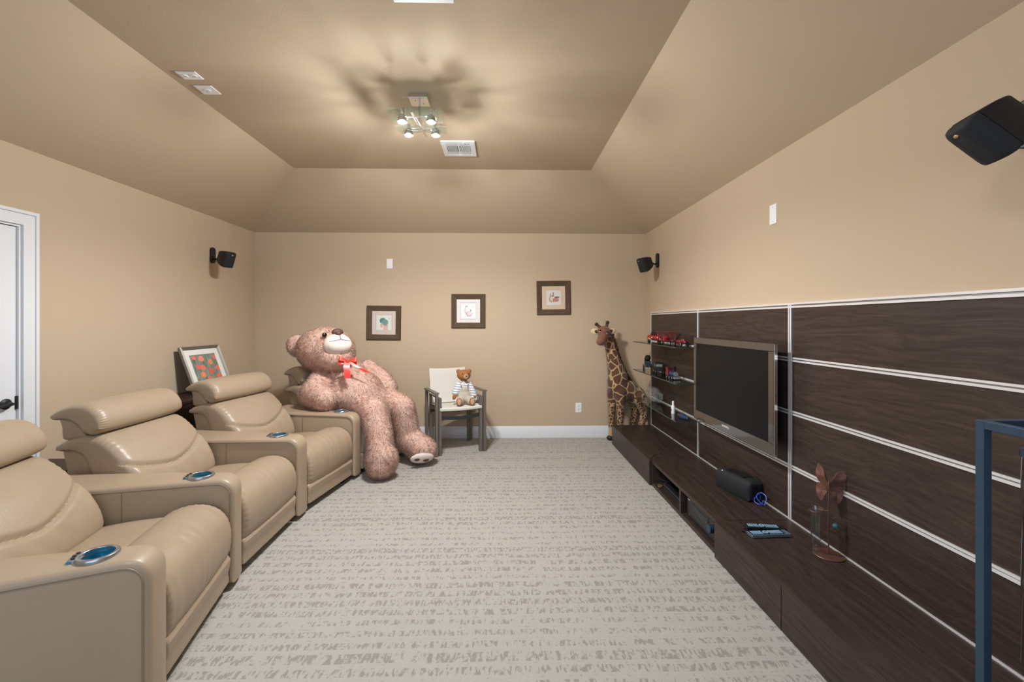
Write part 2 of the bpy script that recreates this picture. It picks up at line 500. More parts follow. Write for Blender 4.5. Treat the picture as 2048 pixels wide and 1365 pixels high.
def link(name, me, parent=None, bevel=0.0, seg=2):
    o = bpy.data.objects.new(name, me); COL.objects.link(o)
    if parent is not None: o.parent = parent
    if bevel:
        b = o.modifiers.new('bevel', 'BEVEL'); b.width = bevel; b.segments = seg
        b.limit_method = 'ANGLE'; b.angle_limit = math.radians(40); b.harden_normals = True
    return o
def tag(o, label, cat, group=None, kind=None):
    o['label'] = label; o['category'] = cat
    if group: o['group'] = group
    if kind: o['kind'] = kind
    return o
def thing(name, label, cat, loc=(0, 0, 0), rz=0.0, group=None):
    o = bpy.data.objects.new(name, None); o.empty_display_size = 0.1
    COL.objects.link(o); o.location = loc; o.rotation_euler = (0, 0, rz)
    return tag(o, label, cat, group)
def struct(name, mb, bevel=0.0, label=None):
    o = mb.build(name, None, bevel); o['kind'] = 'structure'
    if label: o['label'] = label
    return o
def copy_tree(o, loc, rz, label, parent=None):
    c = o.copy(); COL.objects.link(c); c.location = loc; c.rotation_euler = (0, 0, rz); c['label'] = label
    for ch in list(o.children):
        d = ch.copy(); COL.objects.link(d); d.parent = c
        for g in ch.children:
            e = g.copy(); COL.objects.link(e); e.parent = d
    return c
def remesh(mb, voxel, smooth=8, keep=None):
    """blend overlapping closed shapes into one continuous surface"""
    me = mb.mesh('tmp')
    o = bpy.data.objects.new('tmp', me); COL.objects.link(o)
    r = o.modifiers.new('r', 'REMESH'); r.mode = 'VOXEL'; r.voxel_size = voxel; r.use_smooth_shade = True
    if smooth:
        sm = o.modifiers.new('s', 'SMOOTH'); sm.iterations = smooth; sm.factor = 0.5
    dg = bpy.context.evaluated_depsgraph_get(); dg.update()
    res = bpy.data.meshes.new_from_object(o.evaluated_get(dg))
    bpy.data.objects.remove(o); bpy.data.meshes.remove(me)
    return res
def fur(me, n, length, width, matkey, comb=(0, 0, -0.6), jit=0.5, seed=1, keepbody=True):
    """adds short tapering hair blades over a mesh and returns the joined mesh"""
    rng = np.random.default_rng(seed)
    me.calc_loop_triangles()
    nv = len(me.vertices)
    co = np.empty(nv*3); me.vertices.foreach_get('co', co); co = co.reshape(-1, 3)
    tri = np.empty(len(me.loop_triangles)*3, dtype=np.int64); me.loop_triangles.foreach_get('vertices', tri); tri = tri.reshape(-1, 3)
    a, b, c = co[tri[:, 0]], co[tri[:, 1]], co[tri[:, 2]]
    cr = np.cross(b-a, c-a); ar = np.linalg.norm(cr, axis=1)
    idx = rng.choice(len(tri), n, p=ar/ar.sum())
    u = rng.random((n, 2)); fl = u.sum(1) > 1; u[fl] = 1-u[fl]
    p = a[idx]+(b[idx]-a[idx])*u[:, :1]+(c[idx]-a[idx])*u[:, 1:]
    nn = cr[idx]/np.maximum(ar[idx], 1e-12)[:, None]
    # clumped direction field
    q = np.stack([np.sin(p[:, 0]*97+p[:, 2]*73), np.sin(p[:, 1]*101+p[:, 0]*59), np.sin(p[:, 2]*93+p[:, 1]*79)], 1)
    d = nn + np.array(comb) + q*jit*0.6 + rng.normal(0, jit*0.45, (n, 3))
    d /= np.linalg.norm(d, axis=1)[:, None]
    flip = (d*nn).sum(1) < 0.15
    d[flip] += nn[flip]*0.6
    d /= np.linalg.norm(d, axis=1)[:, None]
    L = length*rng.uniform(0.6, 1.25, n)[:, None]
    side = np.cross(d, rng.normal(0, 1, (n, 3))); side /= np.linalg.norm(side, axis=1)[:, None]
    W = width*rng.uniform(0.7, 1.3, n)[:, None]
    v0 = p-side*W/2-nn*0.003; v1 = p+side*W/2-nn*0.003
    v2 = p+d*L + np.array([0, 0, -1])*L*0.15
    V = np.stack([v0, v1, v2], 1).reshape(-1, 3)
    out = bpy.data.meshes.new(me.name+'_fur')
    pol = [tuple(pp.vertices) for pp in me.polygons]
    verts = np.concatenate([co, V])
    faces = pol+[(nv+3*i, nv+3*i+1, nv+3*i+2) for i in range(n)]
    out.from_pydata(verts.tolist(), [], faces)
    out.materials.append(M[matkey])
    out.shade_smooth()
    # hair blades take the normal of the skin below them, so the pelt shades softly
    vn = np.empty(nv*3); me.vertices.foreach_get('normal', vn); vn = vn.reshape(-1, 3)
    bn = np.repeat(nn*1.0+d*0.25, 3, axis=0); bn /= np.linalg.norm(bn, axis=1)[:, None]
    out.normals_split_custom_set_from_vertices(np.concatenate([vn, bn]).tolist())
    return out

def catmull(ctrl, N, closed=True):
    P = np.array(ctrl, float); n = len(P); out = []
    for i in range(n if closed else n-1):
        p0, p1, p2, p3 = (P[(i-1) % n], P[i], P[(i+1) % n], P[(i+2) % n]) if closed else (P[max(i-1, 0)], P[i], P[i+1], P[min(i+2, n-1)])
        for t in np.linspace(0, 1, 12, endpoint=False):
            out.append(0.5*((2*p1)+(-p0+p2)*t+(2*p0-5*p1+4*p2-p3)*t*t+(-p0+3*p1-3*p2+p3)*t**3))
    if not closed: out.append(P[-1])
    return resample(np.array(out), N, closed)
def resample(P, N, closed=True):
    Q = np.vstack([P, P[:1]]) if closed else P
    d = np.r_[0, np.cumsum(np.linalg.norm(np.diff(Q, axis=0), axis=1))]
    t = np.linspace(0, d[-1], N+1)[:-1] if closed else np.linspace(0, d[-1], N)
    return np.stack([np.interp(t, d, Q[:, k]) for k in range(Q.shape[1])], 1)

def pillow(mb, ctrl, wd, r=0.04, ny=22, N=80, bulge=0.0, deform=None, spline=True, kend=6, ymap=None, y0=0.0):
    """upholstered roll: closed side profile (x,z) swept across the width y with soft ends"""
    P = catmull(ctrl, N) if spline else resample(np.array(ctrl, float), N)
    A = 0.5*np.sum(P[:, 0]*np.roll(P[:, 1], -1)-np.roll(P[:, 0], -1)*P[:, 1])
    if A < 0: P = P[::-1]
    T = np.roll(P, -1, 0)-np.roll(P, 1, 0); T /= np.linalg.norm(T, axis=1)[:, None]
    Nn = np.stack([T[:, 1], -T[:, 0]], 1)
    Cv = P[None]-P[:, None]                       # inscribed-circle radius at every profile point
    dp = -(Cv*Nn[:, None]).sum(2); L2 = (Cv**2).sum(2)
    rad = np.where(dp > 1e-4, L2/np.maximum(2*dp, 1e-6), 9.0).min(1)
    ins = np.minimum(r, 0.55*rad)
    for _ in range(6): ins = np.minimum(ins, (np.roll(ins, 1)+ins+np.roll(ins, -1))/3)
    st = []
    for i in range(kend):
        a = i/kend*PI/2; st.append((-wd/2+r*(1-math.cos(a)), 1-math.sin(a)))
    mid = [(-wd/2+r+(wd-2*r)*i/ny, 0.0) for i in range(ny+1)]
    st = st+mid+[(-y, k) for y, k in reversed(st)]
    vs = []
    for (y, k) in st:
        s = y/(wd/2)
        off = -ins*k + bulge*(1-s*s)*(1-k)
        Q = P+Nn*off[:, None]
        for j in range(N):
            x, z, yy = Q[j, 0], Q[j, 1], y
            if deform: x, yy, z = deform(x, y, z, j/N, s, Nn[j])
            if ymap: yy = ymap(x, yy)
            vs.append((x, yy+y0, z))
    m = len(st); fs = []
    for i in range(m-1):
        for j in range(N):
            j2 = (j+1) % N
            fs.append((i*N+j, i*N+j2, (i+1)*N+j2, (i+1)*N+j))
    fs.append(tuple(range(N))); fs.append(tuple((m-1)*N+j for j in range(N))[::-1])
    return mb.add(vs, fs)

def text_mesh(mb_parent, body, size, matkey, name, loc, rot, extrude=0.0006):
    cu = bpy.data.curves.new('txt', 'FONT'); cu.body = body; cu.size = size; cu.extrude = extrude
    cu.align_x = 'CENTER'; cu.align_y = 'CENTER'
    t = bpy.data.objects.new('txt', cu); COL.objects.link(t)
    dg = bpy.context.evaluated_depsgraph_get(); dg.update()
    me = bpy.data.meshes.new_from_object(t.evaluated_get(dg))
    bpy.data.objects.remove(t); me.materials.clear(); me.materials.append(M[matkey])
    o = bpy.data.objects.new(name, me); COL.objects.link(o); o.parent = mb_parent
    o.location = loc; o.rotation_euler = rot
    return o

# ================================================================== ROOM SHELL
L_, R_, F_, B_, WH, CH = ROOM_L, ROOM_R, ROOM_F, ROOM_B, WALL_H, CEIL_H
T = 0.12
struct('floor', MB().use('carpet').bb(L_-T, R_+T, B_-T, F_+T, -0.1, 0.0))
struct('wall_back', MB().use('wall').bb(L_-T, R_+T, F_, F_+T, 0, WH))
struct('wall_right', MB().use('wall').bb(R_, R_+T, B_, F_, 0, WH))
D0, D1, DH = 1.985, 2.80, 2.02           # door opening in the left wall
struct('wall_left', MB().use('wall').bb(L_-T, L_, D1, F_, 0, WH).bb(L_-T, L_, B_, D0, 0, WH).bb(L_-T, L_, D0, D1, DH, WH))
struct('wall_rear', MB().use('wall').bb(L_-T, -2.35, B_-T, B_, 0, WH).bb(1.15, R_+T, B_-T, B_, 0, WH)
       .bb(-2.35, 1.15, B_-T, B_, 0, 0.75).bb(-2.35, 1.15, B_-T, B_, 2.35, WH))
wf = MB().use('white')
for (a, b_, c, d) in ((-2.35, -2.29, .75, 2.35), (1.09, 1.15, .75, 2.35), (-2.35, 1.15, .75, .81), (-2.35, 1.15, 2.29, 2.35), (-1.22, -1.18, .75, 2.35), (-.02, .02, .75, 2.35)):
    wf.bb(a, b_, B_-0.09, B_-0.04, c, d)
wfo = struct('window_1', wf)
MB().use('pane').bb(-2.3, 1.1, B_-0.068, B_-0.062, .8, 2.3).build('window_pane', wfo)
cb = MB().use('ceil')
k = 0.10
def slab(vs, nrm):
    n = Vector(nrm).normalized()*0.06
    q = [Vector(v) for v in vs]; m_ = len(q)
    cb.add(q+[v+n for v in q], [tuple(range(m_)), tuple(range(m_, 2*m_))[::-1]]+[(i, (i+1) % m_, m_+(i+1) % m_, m_+i) for i in range(m_)])
slab([(CL, B_-T, CH), (CR, B_-T, CH), (CR, CF, CH), (CL, CF, CH)], (0, 0, 1))
slab([(L_, B_-T, WH), (CL, B_-T, CH), (CL, CF, CH), (L_, F_, WH)], (-0.5, 0, 1))
slab([(R_, B_-T, WH), (R_, F_, WH), (CR, CF, CH), (CR, B_-T, CH)], (0.5, 0, 1))
slab([(L_, F_, WH), (CL, CF, CH), (CR, CF, CH), (R_, F_, WH)], (0, 0.5, 1))
cb.use('wall').add([(L_-T, B_, WH), (R_+T, B_, WH), (CR, B_, CH+.05), (CL, B_, CH+.05), (L_-T, B_-T, WH), (R_+T, B_-T, WH), (CR, B_-T, CH+.05), (CL, B_-T, CH+.05)],
       [(0, 1, 2, 3), (7, 6, 5, 4), (0, 4, 5, 1), (1, 5, 6, 2), (2, 6, 7, 3), (3, 7, 4, 0)])
co_ = cb.build('ceiling', None, 0, sharp=5); co_['kind'] = 'structure'

def baseboard(name, pts_a, pts_b, inward):
    """ogee-topped skirting between two points, profile pushed inward"""
    prof = [(0, 0), (0.016, 0), (0.016, 0.105), (0.012, 0.112), (0.012, 0.122), (0.006, 0.132), (0.004, 0.142), (0, 0.142)]
    a, b = Vector(pts_a), Vector(pts_b); n = Vector(inward)
    vs = [a+n*x+Vector((0, 0, z)) for x, z in prof]+[b+n*x+Vector((0, 0, z)) for x, z in prof]
    m_ = len(prof)
    mb = MB().use('white').add(vs, [tuple(range(m_)), tuple(range(m_, 2*m_))[::-1]]+[(i, (i+1) % m_, m_+(i+1) % m_, m_+i) for i in range(m_)])
    return struct(name, mb)
baseboard('baseboard_back', (L_, F_, 0), (R_, F_, 0), (0, -1, 0))
baseboard('baseboard_left', (L_, D1+0.09, 0), (L_, F_, 0), (1, 0, 0))
baseboard('baseboard_right', (R_, 5.12, 0), (R_, F_, 0), (-1, 0, 0))

# door with casing on the left wall
tm = MB().use('white')
for (y0, y1, z0, z1) in ((D1, D1+.07, 0, DH+.07), (D0-.07, D0, 0, DH+.07), (D0, D1, DH, DH+.07)):
    tm.bb(L_, L_+.018, y0, y1, z0, z1)
tm.bb(L_, L_+.026, D1+.07, D1+.09, 0, DH+.09).bb(L_, L_+.026, D0-.09, D0-.07, 0, DH+.09).bb(L_, L_+.026, D0-.07, D1+.07, DH+.07, DH+.09)
tm.bb(L_-.001, L_+.022, D1-.0003, D1+.012, 0, DH).bb(L_-T, L_+.005, D1-.012, D1-.0005, 0, DH-.0125).bb(L_-T, L_+.005, D0+.0005, D0+.012, 0, DH-.0125).bb(L_-T, L_+.005, D0+.0005, D1-.0005, DH-.012, DH-.0005)
tm.bb(L_-T, L_-.052, D1-.035, D1-.012, 0, DH-.012).bb(L_-T, L_-.052, D0+.012, D0+.035, 0, DH-.012).bb(L_-T, L_-.052, D0+.012, D1-.012, DH-.035, DH-.012)
struct('trim_1', tm)
dr = MB().use('white').bb(L_-.05, L_-.010, D0+.014, D1-.0145, 0.012, DH-.0145)
for (y0, y1, z0, z1) in ((D0+.13, D1-.13, .22, .95), (D0+.13, D1-.13, 1.1, 1.86)):
    dr.bb(L_-.012, L_-.006, y0, y1, z0, z1)
do = struct('door_1', dr, 0.003)
hm = MB().use('black')
hy, hz = D1-.075, 0.92
hm.lathe([(0, 0), (.032, 0), (.032, .006), (.024, .012), (.014, .014), (.011, .04), (0, .04)], (L_-.008, hy, hz), 24, Matrix.Rotation(PI/2, 3, 'Y'))
hm.tube([(L_+.032, hy+.002, hz), (L_+.046, hy-.02, hz+.004), (L_+.05, hy-.05, hz), (L_+.046, hy-.085, hz-.006), (L_+.044, hy-.11, hz)], [.010, .010, .009, .008, .007], 10)
hm.bb(L_-.012, L_-.0, D1-.022, D1-.012, hz-.04, hz+.04)
hd = hm.build('door_handle', do); hd['label'] = 'black lever handle'

# ------------------------------------------------------------------ wall and ceiling plates, vents
def wall_plate(name, label, cat, c, w_, h_, axis, outlet=0, group=None):
    """axis: (right, up, out) basis of the plate"""
    r, u, n = [Vector(a) for a in axis]; c = Vector(c)
    R = Matrix((r, u, n)).transposed()
    t = thing(name, label, cat, c, 0, group)
    MB().use('plate').box(n*.003, (w_, h_, .006), R).build('cover_plate', t, 0.002)
    if outlet == 1:
        for s in (-1, 1):
            MB().use('plate').box(n*.007+u*.021*s, (.034, .03, .004), R).use('dark_slot').box(n*.0095+u*(.021*s+.003)-r*.007, (.0025, .010, .001), R)\
                .box(n*.0095+u*(.021*s+.003)+r*.007, (.0025, .010, .001), R).box(n*.0095+u*(.021*s-.009), (.005, .005, .001), R).build('socket', t)
    elif outlet == 2:
        for s in (-1, 1):
            MB().use('plate').cyl(n*.006+r*.028*s, n*.010+r*.028*s, .017)\
                .use('dark_slot').box(n*.0103+r*(.028*s-.006), (.003, .010, .001), R).box(n*.0103+r*(.028*s+.006), (.003, .010, .001), R).build('socket', t)
    elif outlet == 3:
        MB().use('chrome').cyl(n*.006, n*.018, .0045).use('plate').cyl(n*.006, n*.009, .022).build('coax_jack', t)
    else:
        for s in (-1, 1): MB().use('chrome').cyl(n*.0055+u*h_*.36*s, n*.0068+u*h_*.36*s, .003, n=10).build('screw', t)
    return t
BACK = ((1, 0, 0), (0, 0, 1), (0, -1, 0))
RIGHT = ((0, -1, 0), (0, 0, 1), (-1, 0, 0))
CEIL = ((1, 0, 0), (0, 1, 0), (0, 0, -1))
wall_plate('blank_wall_plate', 'small white blank plate high on back wall above the left framed print', 'wall plate', (-1.367, F_, 2.128), .072, .118, BACK)
wall_plate('blank_wall_plate', 'white blank plate high on the right wall above the wood paneling', 'wall plate', (R_, 2.828, 2.119), .072, .128, RIGHT)
wall_plate('power_outlet', 'white power outlet low on back wall left of the giraffe', 'outlet', (0.94, F_, 0.366), .074, .118, BACK, 1)
wall_plate('ceiling_outlet', 'white ceiling plate with two sockets, nearer the camera of the pair', 'outlet', (-1.975, 2.828, CH), .122, .088, CEIL, 2)
wall_plate('ceiling_coax_plate', 'white ceiling plate with a round jack, farther of the pair', 'wall plate', (-1.978, 3.002, CH), .115, .112, CEIL, 3)

def vent(c, w_, d_, label):
    t = thing('ceiling_vent', label, 'vent', c, 0, 'ceiling vents')
    fr = .045
    m_ = MB().use('white')
    for (x0, x1, y0, y1) in ((-w_/2, w_/2, -d_/2, -d_/2+fr), (-w_/2, w_/2, d_/2-fr, d_/2), (-w_/2, -w_/2+fr, -d_/2+fr, d_/2-fr), (w_/2-fr, w_/2, -d_/2+fr, d_/2-fr)):
        m_.bb(x0, x1, y0, y1, -.012, 0)
    m_.bb(-.008, .008, -d_/2+fr, d_/2-fr, -.010, -.002)
    m_.build('vent_frame', t, 0.003)
    MB().use('dark_slot').bb(-w_/2+fr, w_/2-fr, -d_/2+fr, d_/2-fr, -.002, -.0005).build('duct_opening', t)
    sl = MB().use('white')
    n = 10
    for s in (-1, 1):
        for i in range(n):
            x = s*(.014+(i+.4)*(w_/2-fr-.016)/n)
            sl.box((x, 0, -.007), (.0045, d_-2*fr, .010), (0, .5*s, 0))
    sl.bb(-w_/2+fr, w_/2-fr, -d_/2+fr, -d_/2+fr+.055, -.009, -.004).bb(-w_/2+fr, w_/2-fr, d_/2-fr-.055, d_/2-fr, -.009, -.004)
    sl.build('louvre', t)
    MB().use('white').bb(.05, .056, -d_/2+.015, -d_/2+fr, -.018, -.012).build('damper_lever', t)
    return t
vent((-0.384, 3.963, CH), .298, .34, 'white rectangular ceiling vent just beyond the light fixture')
vent((-0.378, 1.978, CH), .293, .34, 'white ceiling vent cut off by the top edge of the photo')

# ================================================================== CEILING LIGHT
t = thing('added_fill_panel', 'added flat square fill light panel on the ceiling, out of view', 'ceiling light', (-.6, .2, CH))
MB().use('white').bb(-.32, .32, -.32, .32, -.055, 0).build('housing', t, .004)  # unseen housing added to carry the fill lamp
lx, ly = -.573, 3.07
fx = thing('ceiling_light', 'chrome and glass ceiling light with four lit halogen bulbs', 'ceiling light', (lx, ly, CH))
MB().use('chrome').bb(-.066, .066, -.066, .066, -.036, 0).build('canopy', fx, .004)
MB().use('chrome').cyl((0, 0, -.036), (0, 0, -.20), .007).bb(-.02, .02, -.012, .012, -.195, -.165).build('stem', fx)
MB().use('glass_frost').bb(-.075, .075, -.075, .075, -.105, -.099).build('upper_glass', fx)
MB().use('chrome').bar((-.018, -.18, -.19), (.018, .18, -.20), .016, .006).build('spine_bar', fx, .001)
MB().use('chrome').bar((-.10, -.10, -.184), (.10, -.10, -.184), .010, .006).build('cross_bar', fx, .001)
MB().use('chrome').bar((-.10, .11, -.184), (.10, .11, -.184), .010, .006).build('cross_bar', fx, .001)
for sx in (-1, 1):
    for sy in (-1, 1):
        cx, cy = sx*.096, sy*.105
        gp = MB().use('glass_frost').box((0, 0, 0), (.158, .158, .005), (0.10*sy, .05*sx, .06*sx)).build('glass_plate', fx)
        gp.location = (cx, cy, -.178)
        bl = MB().use('chrome').lathe([(.008, .02), (.013, .02), (.013, .045), (.008, .05), (.008, .02)], (0, 0, 0), 16)
        bl.tube([(.036*math.cos(q), .036*math.sin(q), .0) for q in np.linspace(0, 2*PI, 20, endpoint=False)], .0022, 6, closed=True)
        bl.lathe([(.008, .022), (.022, .012), (.0325, -.027), (.0345, -.027), (.024, .014), (.009, .025), (.008, .022)], (0, 0, 0), 20)  # dish added to keep the bulb's light off the ceiling close by
        bl.bar((-.026, 0, 0), (-.012, 0, .022), .003, .002).bar((.026, 0, 0), (.012, 0, .022), .003, .002)
        so = bl.build('bulb_socket', fx); so.location = (cx, cy, -.195)
        MB().use('bulb').ell((0, 0, -.012), (.011, .011, .018), n=14, m=10).build('halogen_bulb', so)
        L = bpy.data.lights.new('halogen_light', 'POINT'); L.energy = BULB_POWER; L.color = BULB_COLOR; L.shadow_soft_size = .014
        lo = bpy.data.objects.new('halogen_light', L); COL.objects.link(lo); lo.parent = so; lo.location = (0, 0, -.037)
        L = bpy.data.lights.new('halogen_beam', 'SPOT'); L.energy = BEAM_POWER; L.color = BULB_COLOR; L.shadow_soft_size = .006
        L.spot_size = math.radians(158); L.spot_blend = .45
        lo = bpy.data.objects.new('halogen_beam', L); COL.objects.link(lo); lo.parent = so; lo.location = (0, 0, -.039)
cw = [(-.02, -.02, -.04), (-.05, -.05, -.03), (-.10, -.09, -.05), (-.115, -.10, -.10), (-.098, -.103, -.15)]
MB().use('chrome').tube(catmull(cw, 20, False), .0018, 6).build('lamp_wire', fx)
MB().use('chrome').tube([(x*-1, -y*.9, z) for x, y, z in catmull(cw, 20, False)], .0018, 6).build('lamp_wire', fx)

# ================================================================== MEDIA WALL PANELING
PX = 1.742
ys = [5.10, 3.868, 2.618, 0.60]
zs = [0.222, 0.545, 0.872, 1.192, 1.512]
pan = thing('wall_paneling', 'dark wenge wood paneling with aluminium strips behind the television', 'wall paneling', (0, 0, 0))
for a, b_ in zip(ys, ys[1:]):
    for c, d in zip(zs, zs[1:]):
        MB().use('wood').bb(PX, R_, b_+.003, a-.003, c+.008, d-.008).build('wood_panel', pan, .001)
def strip_h(z, y0, y1, hh=.026, x=PX):
    MB().use('alu').bb(x-.006, R_, y0, y1, z-hh/2, z-hh/2+hh*.36).bb(x-.006, R_, y0, y1, z+hh/2-hh*.36, z+hh/2)\
        .use('alu_groove').bb(x-.001, R_, y0, y1, z-hh*.15, z+hh*.15).build('aluminium_strip', pan)
for z in zs[1:-1]: strip_h(z, ys[3], ys[0])
strip_h(zs[-1]+.004, ys[3], ys[0], .030)
MB().use('alu').bb(PX-.005, R_, ys[3], ys[0], .2205, .229).build('aluminium_strip', pan)
MB().use('alu').bb(PX-.007, R_, ys[2]-.014, ys[2]-.004, .222, 1.525).bb(PX-.007, R_, ys[2]+.004, ys[2]+.014, .222, 1.525)\
    .use('alu_groove').bb(PX-.002, R_, ys[2]-.004, ys[2]+.004, .222, 1.525).build('vertical_aluminium_strip', pan)
MB().use('alu').bb(PX-.007, R_, ys[1]-.009, ys[1]+.009, .222, 1.525).build('vertical_aluminium_strip', pan)
MB().use('alu').bb(PX-.004, R_, ys[0]-.004, ys[0]+.004, .222, 1.525).build('end_strip', pan)

# ================================================================== LOW MEDIA BENCH (three units)
BX, BT = 1.275, .222
def cabinet(y0, y1, fronts, label):
    t = thing('media_cabinet', label, 'cabinet', (0, (y0+y1)/2, 0), 0, 'low media cabinets along the right wall')
    yc = (y0+y1)/2
    MB().use('wood').bb(BX+.022, 1.738, y0-yc+.002, y1-yc-.002, .0, .195).build('cabinet_body', t)
    MB().use('wood').bb(BX+.002, 1.738, y0-yc, y1-yc, .198, BT).build('cabinet_top', t, .001)
    for (a, b_) in fronts:
        MB().use('wood').bb(BX, BX+.02, a-yc+.0025, b_-yc-.0025, .006, .213).build('drawer_front', t, .0012)
    return t
cabinet(3.782, 5.08, [(4.462, 5.08), (3.782, 4.462)], 'dark wood low cabinet with two flat fronts at the giraffe end')
cabinet(0.62, 2.616, [(1.982, 2.616), (0.62, 1.982)], 'dark wood low cabinet with long drawer fronts nearest the camera')
t = thing('media_cabinet', 'dark wood low cabinet with two open bays holding the receiver', 'cabinet', (0, 3.2, 0), 0, 'low media cabinets along the right wall')
m_ = MB().use('wood'); yc = 3.2; X0 = BX+.022
m_.bb(X0, 1.738, 2.620-yc, 2.636-yc, 0, .197).bb(X0, 1.738, 3.762-yc, 3.780-yc, 0, .197).bb(X0, 1.738, 3.165-yc, 3.195-yc, 0.03, .197)
m_.bb(X0, 1.738, 2.636-yc, 3.762-yc, 0, .030).bb(1.722, 1.738, 2.636-yc, 3.762-yc, .03, .197)
m_.build('cabinet_body', t, .001)
MB().use('wood').bb(X0-.004, 1.738, 2.619-yc, 3.780-yc, .197, BT).build('cabinet_top', t, .001)

# receiver and disc player in the bays
t = thing('av_receiver', 'black audio receiver with round volume knob in the nearer open bay', 'receiver', (BX+.05, 2.905, .0305))
MB().use('black').bb(.01, .34, -.215, .215, .008, .138).build('receiver_body', t, .002)
MB().use('display').bb(0, .012, -.218, .218, .006, .142).build('front_panel', t, .003)
MB().use('knobblue').lathe([(0, 0), (.026, 0), (.026, .018), (.022, .022), (0, .022)], (-.001, -.155, .078), 26, Matrix.Rotation(-PI/2, 3, 'Y')).build('volume_knob', t)
bt_ = MB().use('alu_groove')
for i in range(7): bt_.bb(-.003, 0, -.10+i*.028, -.088+i*.028, .045, .050)
bt_.build('front_buttons', t)
for i in range(3): MB().use('alu_groove').cyl((-.003, -.185+i*.022, .026), (0, -.185+i*.022, .026), .005, n=10).build('front_jack', t)
MB().use('alu_groove').bb(-.003, 0, .165, .18, .022, .030).build('power_button', t)
MB().use('black_gloss').bb(-.002, 0, -.10, .13, .075, .115).bb(-.0015, .0, -.118, -.114, .03, .13).build('display_window', t)
MB().use('mat_white').bb(-.0015, 0, .165, .200, .124, .131).build('maker_mark', t)
for (x, y) in ((.04, -.17), (.04, .17), (.3, -.17), (.3, .17)): MB().use('black').cyl((x, y, 0), (x, y, .009), .018, n=14).build('foot', t)
t = thing('disc_player', 'flat black disc player lying in the farther open bay', 'disc player', (BX+.07, 3.45, .0305))
MB().use('black').bb(0, .26, -.19, .17, .004, .045).build('player_body', t, .002)
MB().use('alu_groove').bb(-.003, 0, -.19, .17, .008, .012).bb(-.003, 0, -.19, .17, .036, .040).build('front_trim', t)
t = thing('cable_box', 'small black box with cables on top of the disc player', 'electronic box', (BX+.14, 3.50, .0765))
MB().use('toyblack').bb(0, .13, -.08, .08, 0, .026).build('box_body', t, .003)
MB().use('knobblue').bb(-.001, 0, -.07, .02, .008, .016).build('front_display', t)
tag(MB().use('gold').tube(catmull([(BX+.035, 3.66, .036), (BX+.045, 3.63, .045), (BX+.07, 3.66, .038), (BX+.06, 3.70, .036), (BX+.04, 3.68, .040)], 24, False), .0035, 6)
    .build('plug_cable'), 'tangled gold plugged cable on the floor of the farther bay', 'cable')

# ================================================================== TELEVISION
TX = 1.635
tv = thing('television', 'large flat black television with bronze bezel mounted on wood paneling', 'television', (TX, 3.165, .945))
hw, hh_ = .553, .341
fr = MB().use('bezel')
ax = 0.0
fr.bb(ax, .022, -hw, hw, .292, hh_).bb(ax, .022, -hw, hw, -hh_, -.268).bb(ax, .022, -hw, -hw+.057, -.268, .292).bb(ax, .022, hw-.042, hw, -.268, .292)
fr.build('bezel', tv, .004, 3)
MB().use('screen').bb(.003, .012, -hw+.056, hw-.041, -.269, .293).build('screen', tv)
MB().use('black').bb(.022, .055, -hw+.10, hw-.10, -hh_+.07, hh_-.07).build('rear_housing', tv, .01, 3)
MB().use('chrome').bb(.002, .020, -hw-.005, -hw-.0005, -hh_+.004, hh_-.004).bb(.002, .020, -hw, hw, -hh_-.004, -hh_-.0005).build('edge_trim', tv)
MB().use('black').bb(.055, .098, -.2, .2, -.15, .15).build('wall_bracket', tv)
text_mesh(tv, 'SAMSUNG', .022, 'mat_white', 'brand_lettering', (-.0008, .02, -.296), (PI/2, 0, -PI/2))
tag(MB().use('black').tube(catmull([(1.66, 3.66, .62), (1.60, 3.60, .60), (1.52, 3.72, .47), (1.45, 3.80, .36), (1.38, 3.84, .27), (1.30, 3.80, .232), (1.283, 3.74, .20), (1.30, 3.70, .12), (1.36, 3.63, .09), (1.42, 3.57, .095)], 60, False), .0028, 6)
    .build('power_cable'), 'thin black cable hanging from the television into the open bay', 'cable')

# ================================================================== GLASS SHELVES
for z, which in ((1.192, 'top glass shelf holding red toy vehicles'), (.872, 'middle glass shelf holding dark toy vehicles'), (.545, 'bottom glass shelf holding a white bottle')):
    t = thing('glass_shelf', which, 'shelf', (0, 4.43, z), 0, 'glass shelves left of the television')
    MB().use('glass_shelf').bb(1.518, 1.735, -.63, .625, -.004, .004).build('glass_pane', t)
    MB().use('glass_edge').bb(1.515, 1.5178, -.63, .625, -.004, .004).bb(1.518, 1.735, -.633, -.6302, -.004, .004).build('polished_edge', t)

# ------------------------------------------------------------------ toys on the shelves
def wheel(mb, c, r, w_, axis='X', tyre='toyblack', hub='toycream', n=20):
    R = Matrix.Rotation(PI/2, 3, 'Y') if axis == 'X' else Matrix.Rotation(PI/2, 3, 'X')
    mb.use(tyre).lathe([(r*.68, -w_/2), (r, -w_/2), (r, w_/2), (r*.68, w_/2), (r*.68, -w_/2)], c, n, R)
    a = Vector((1, 0, 0)) if axis == 'X' else Vector((0, 1, 0))
    c = Vector(c)
    mb.use(hub).cyl(c-a*w_*.45, c+a*w_*.45, r*.22, n=10)
    for i in range(8):
        q = 2*PI*i/8
        d = Vector((0, math.cos(q), math.sin(q))) if axis == 'X' else Vector((math.cos(q), 0, math.sin(q)))
        mb.bar(c, c+d*r*.72, r*.14, w_*.5)
Z1 = 1.1965
t = thing('toy_vintage_car', 'red vintage toy car with cream spoked wheels on the top glass shelf', 'toy car', (1.60, 4.60, Z1), -.25)
b1 = MB().use('toyred').bb(-.035, .035, .0, .125, .042, .088).bb(-.028, .028, -.11, .0, .042, .080).box((0, .06, .095), (.06, .09, .02))
b1.ell((0, .12, .07), (.033, .035, .035)).build('car_body', t, .006)
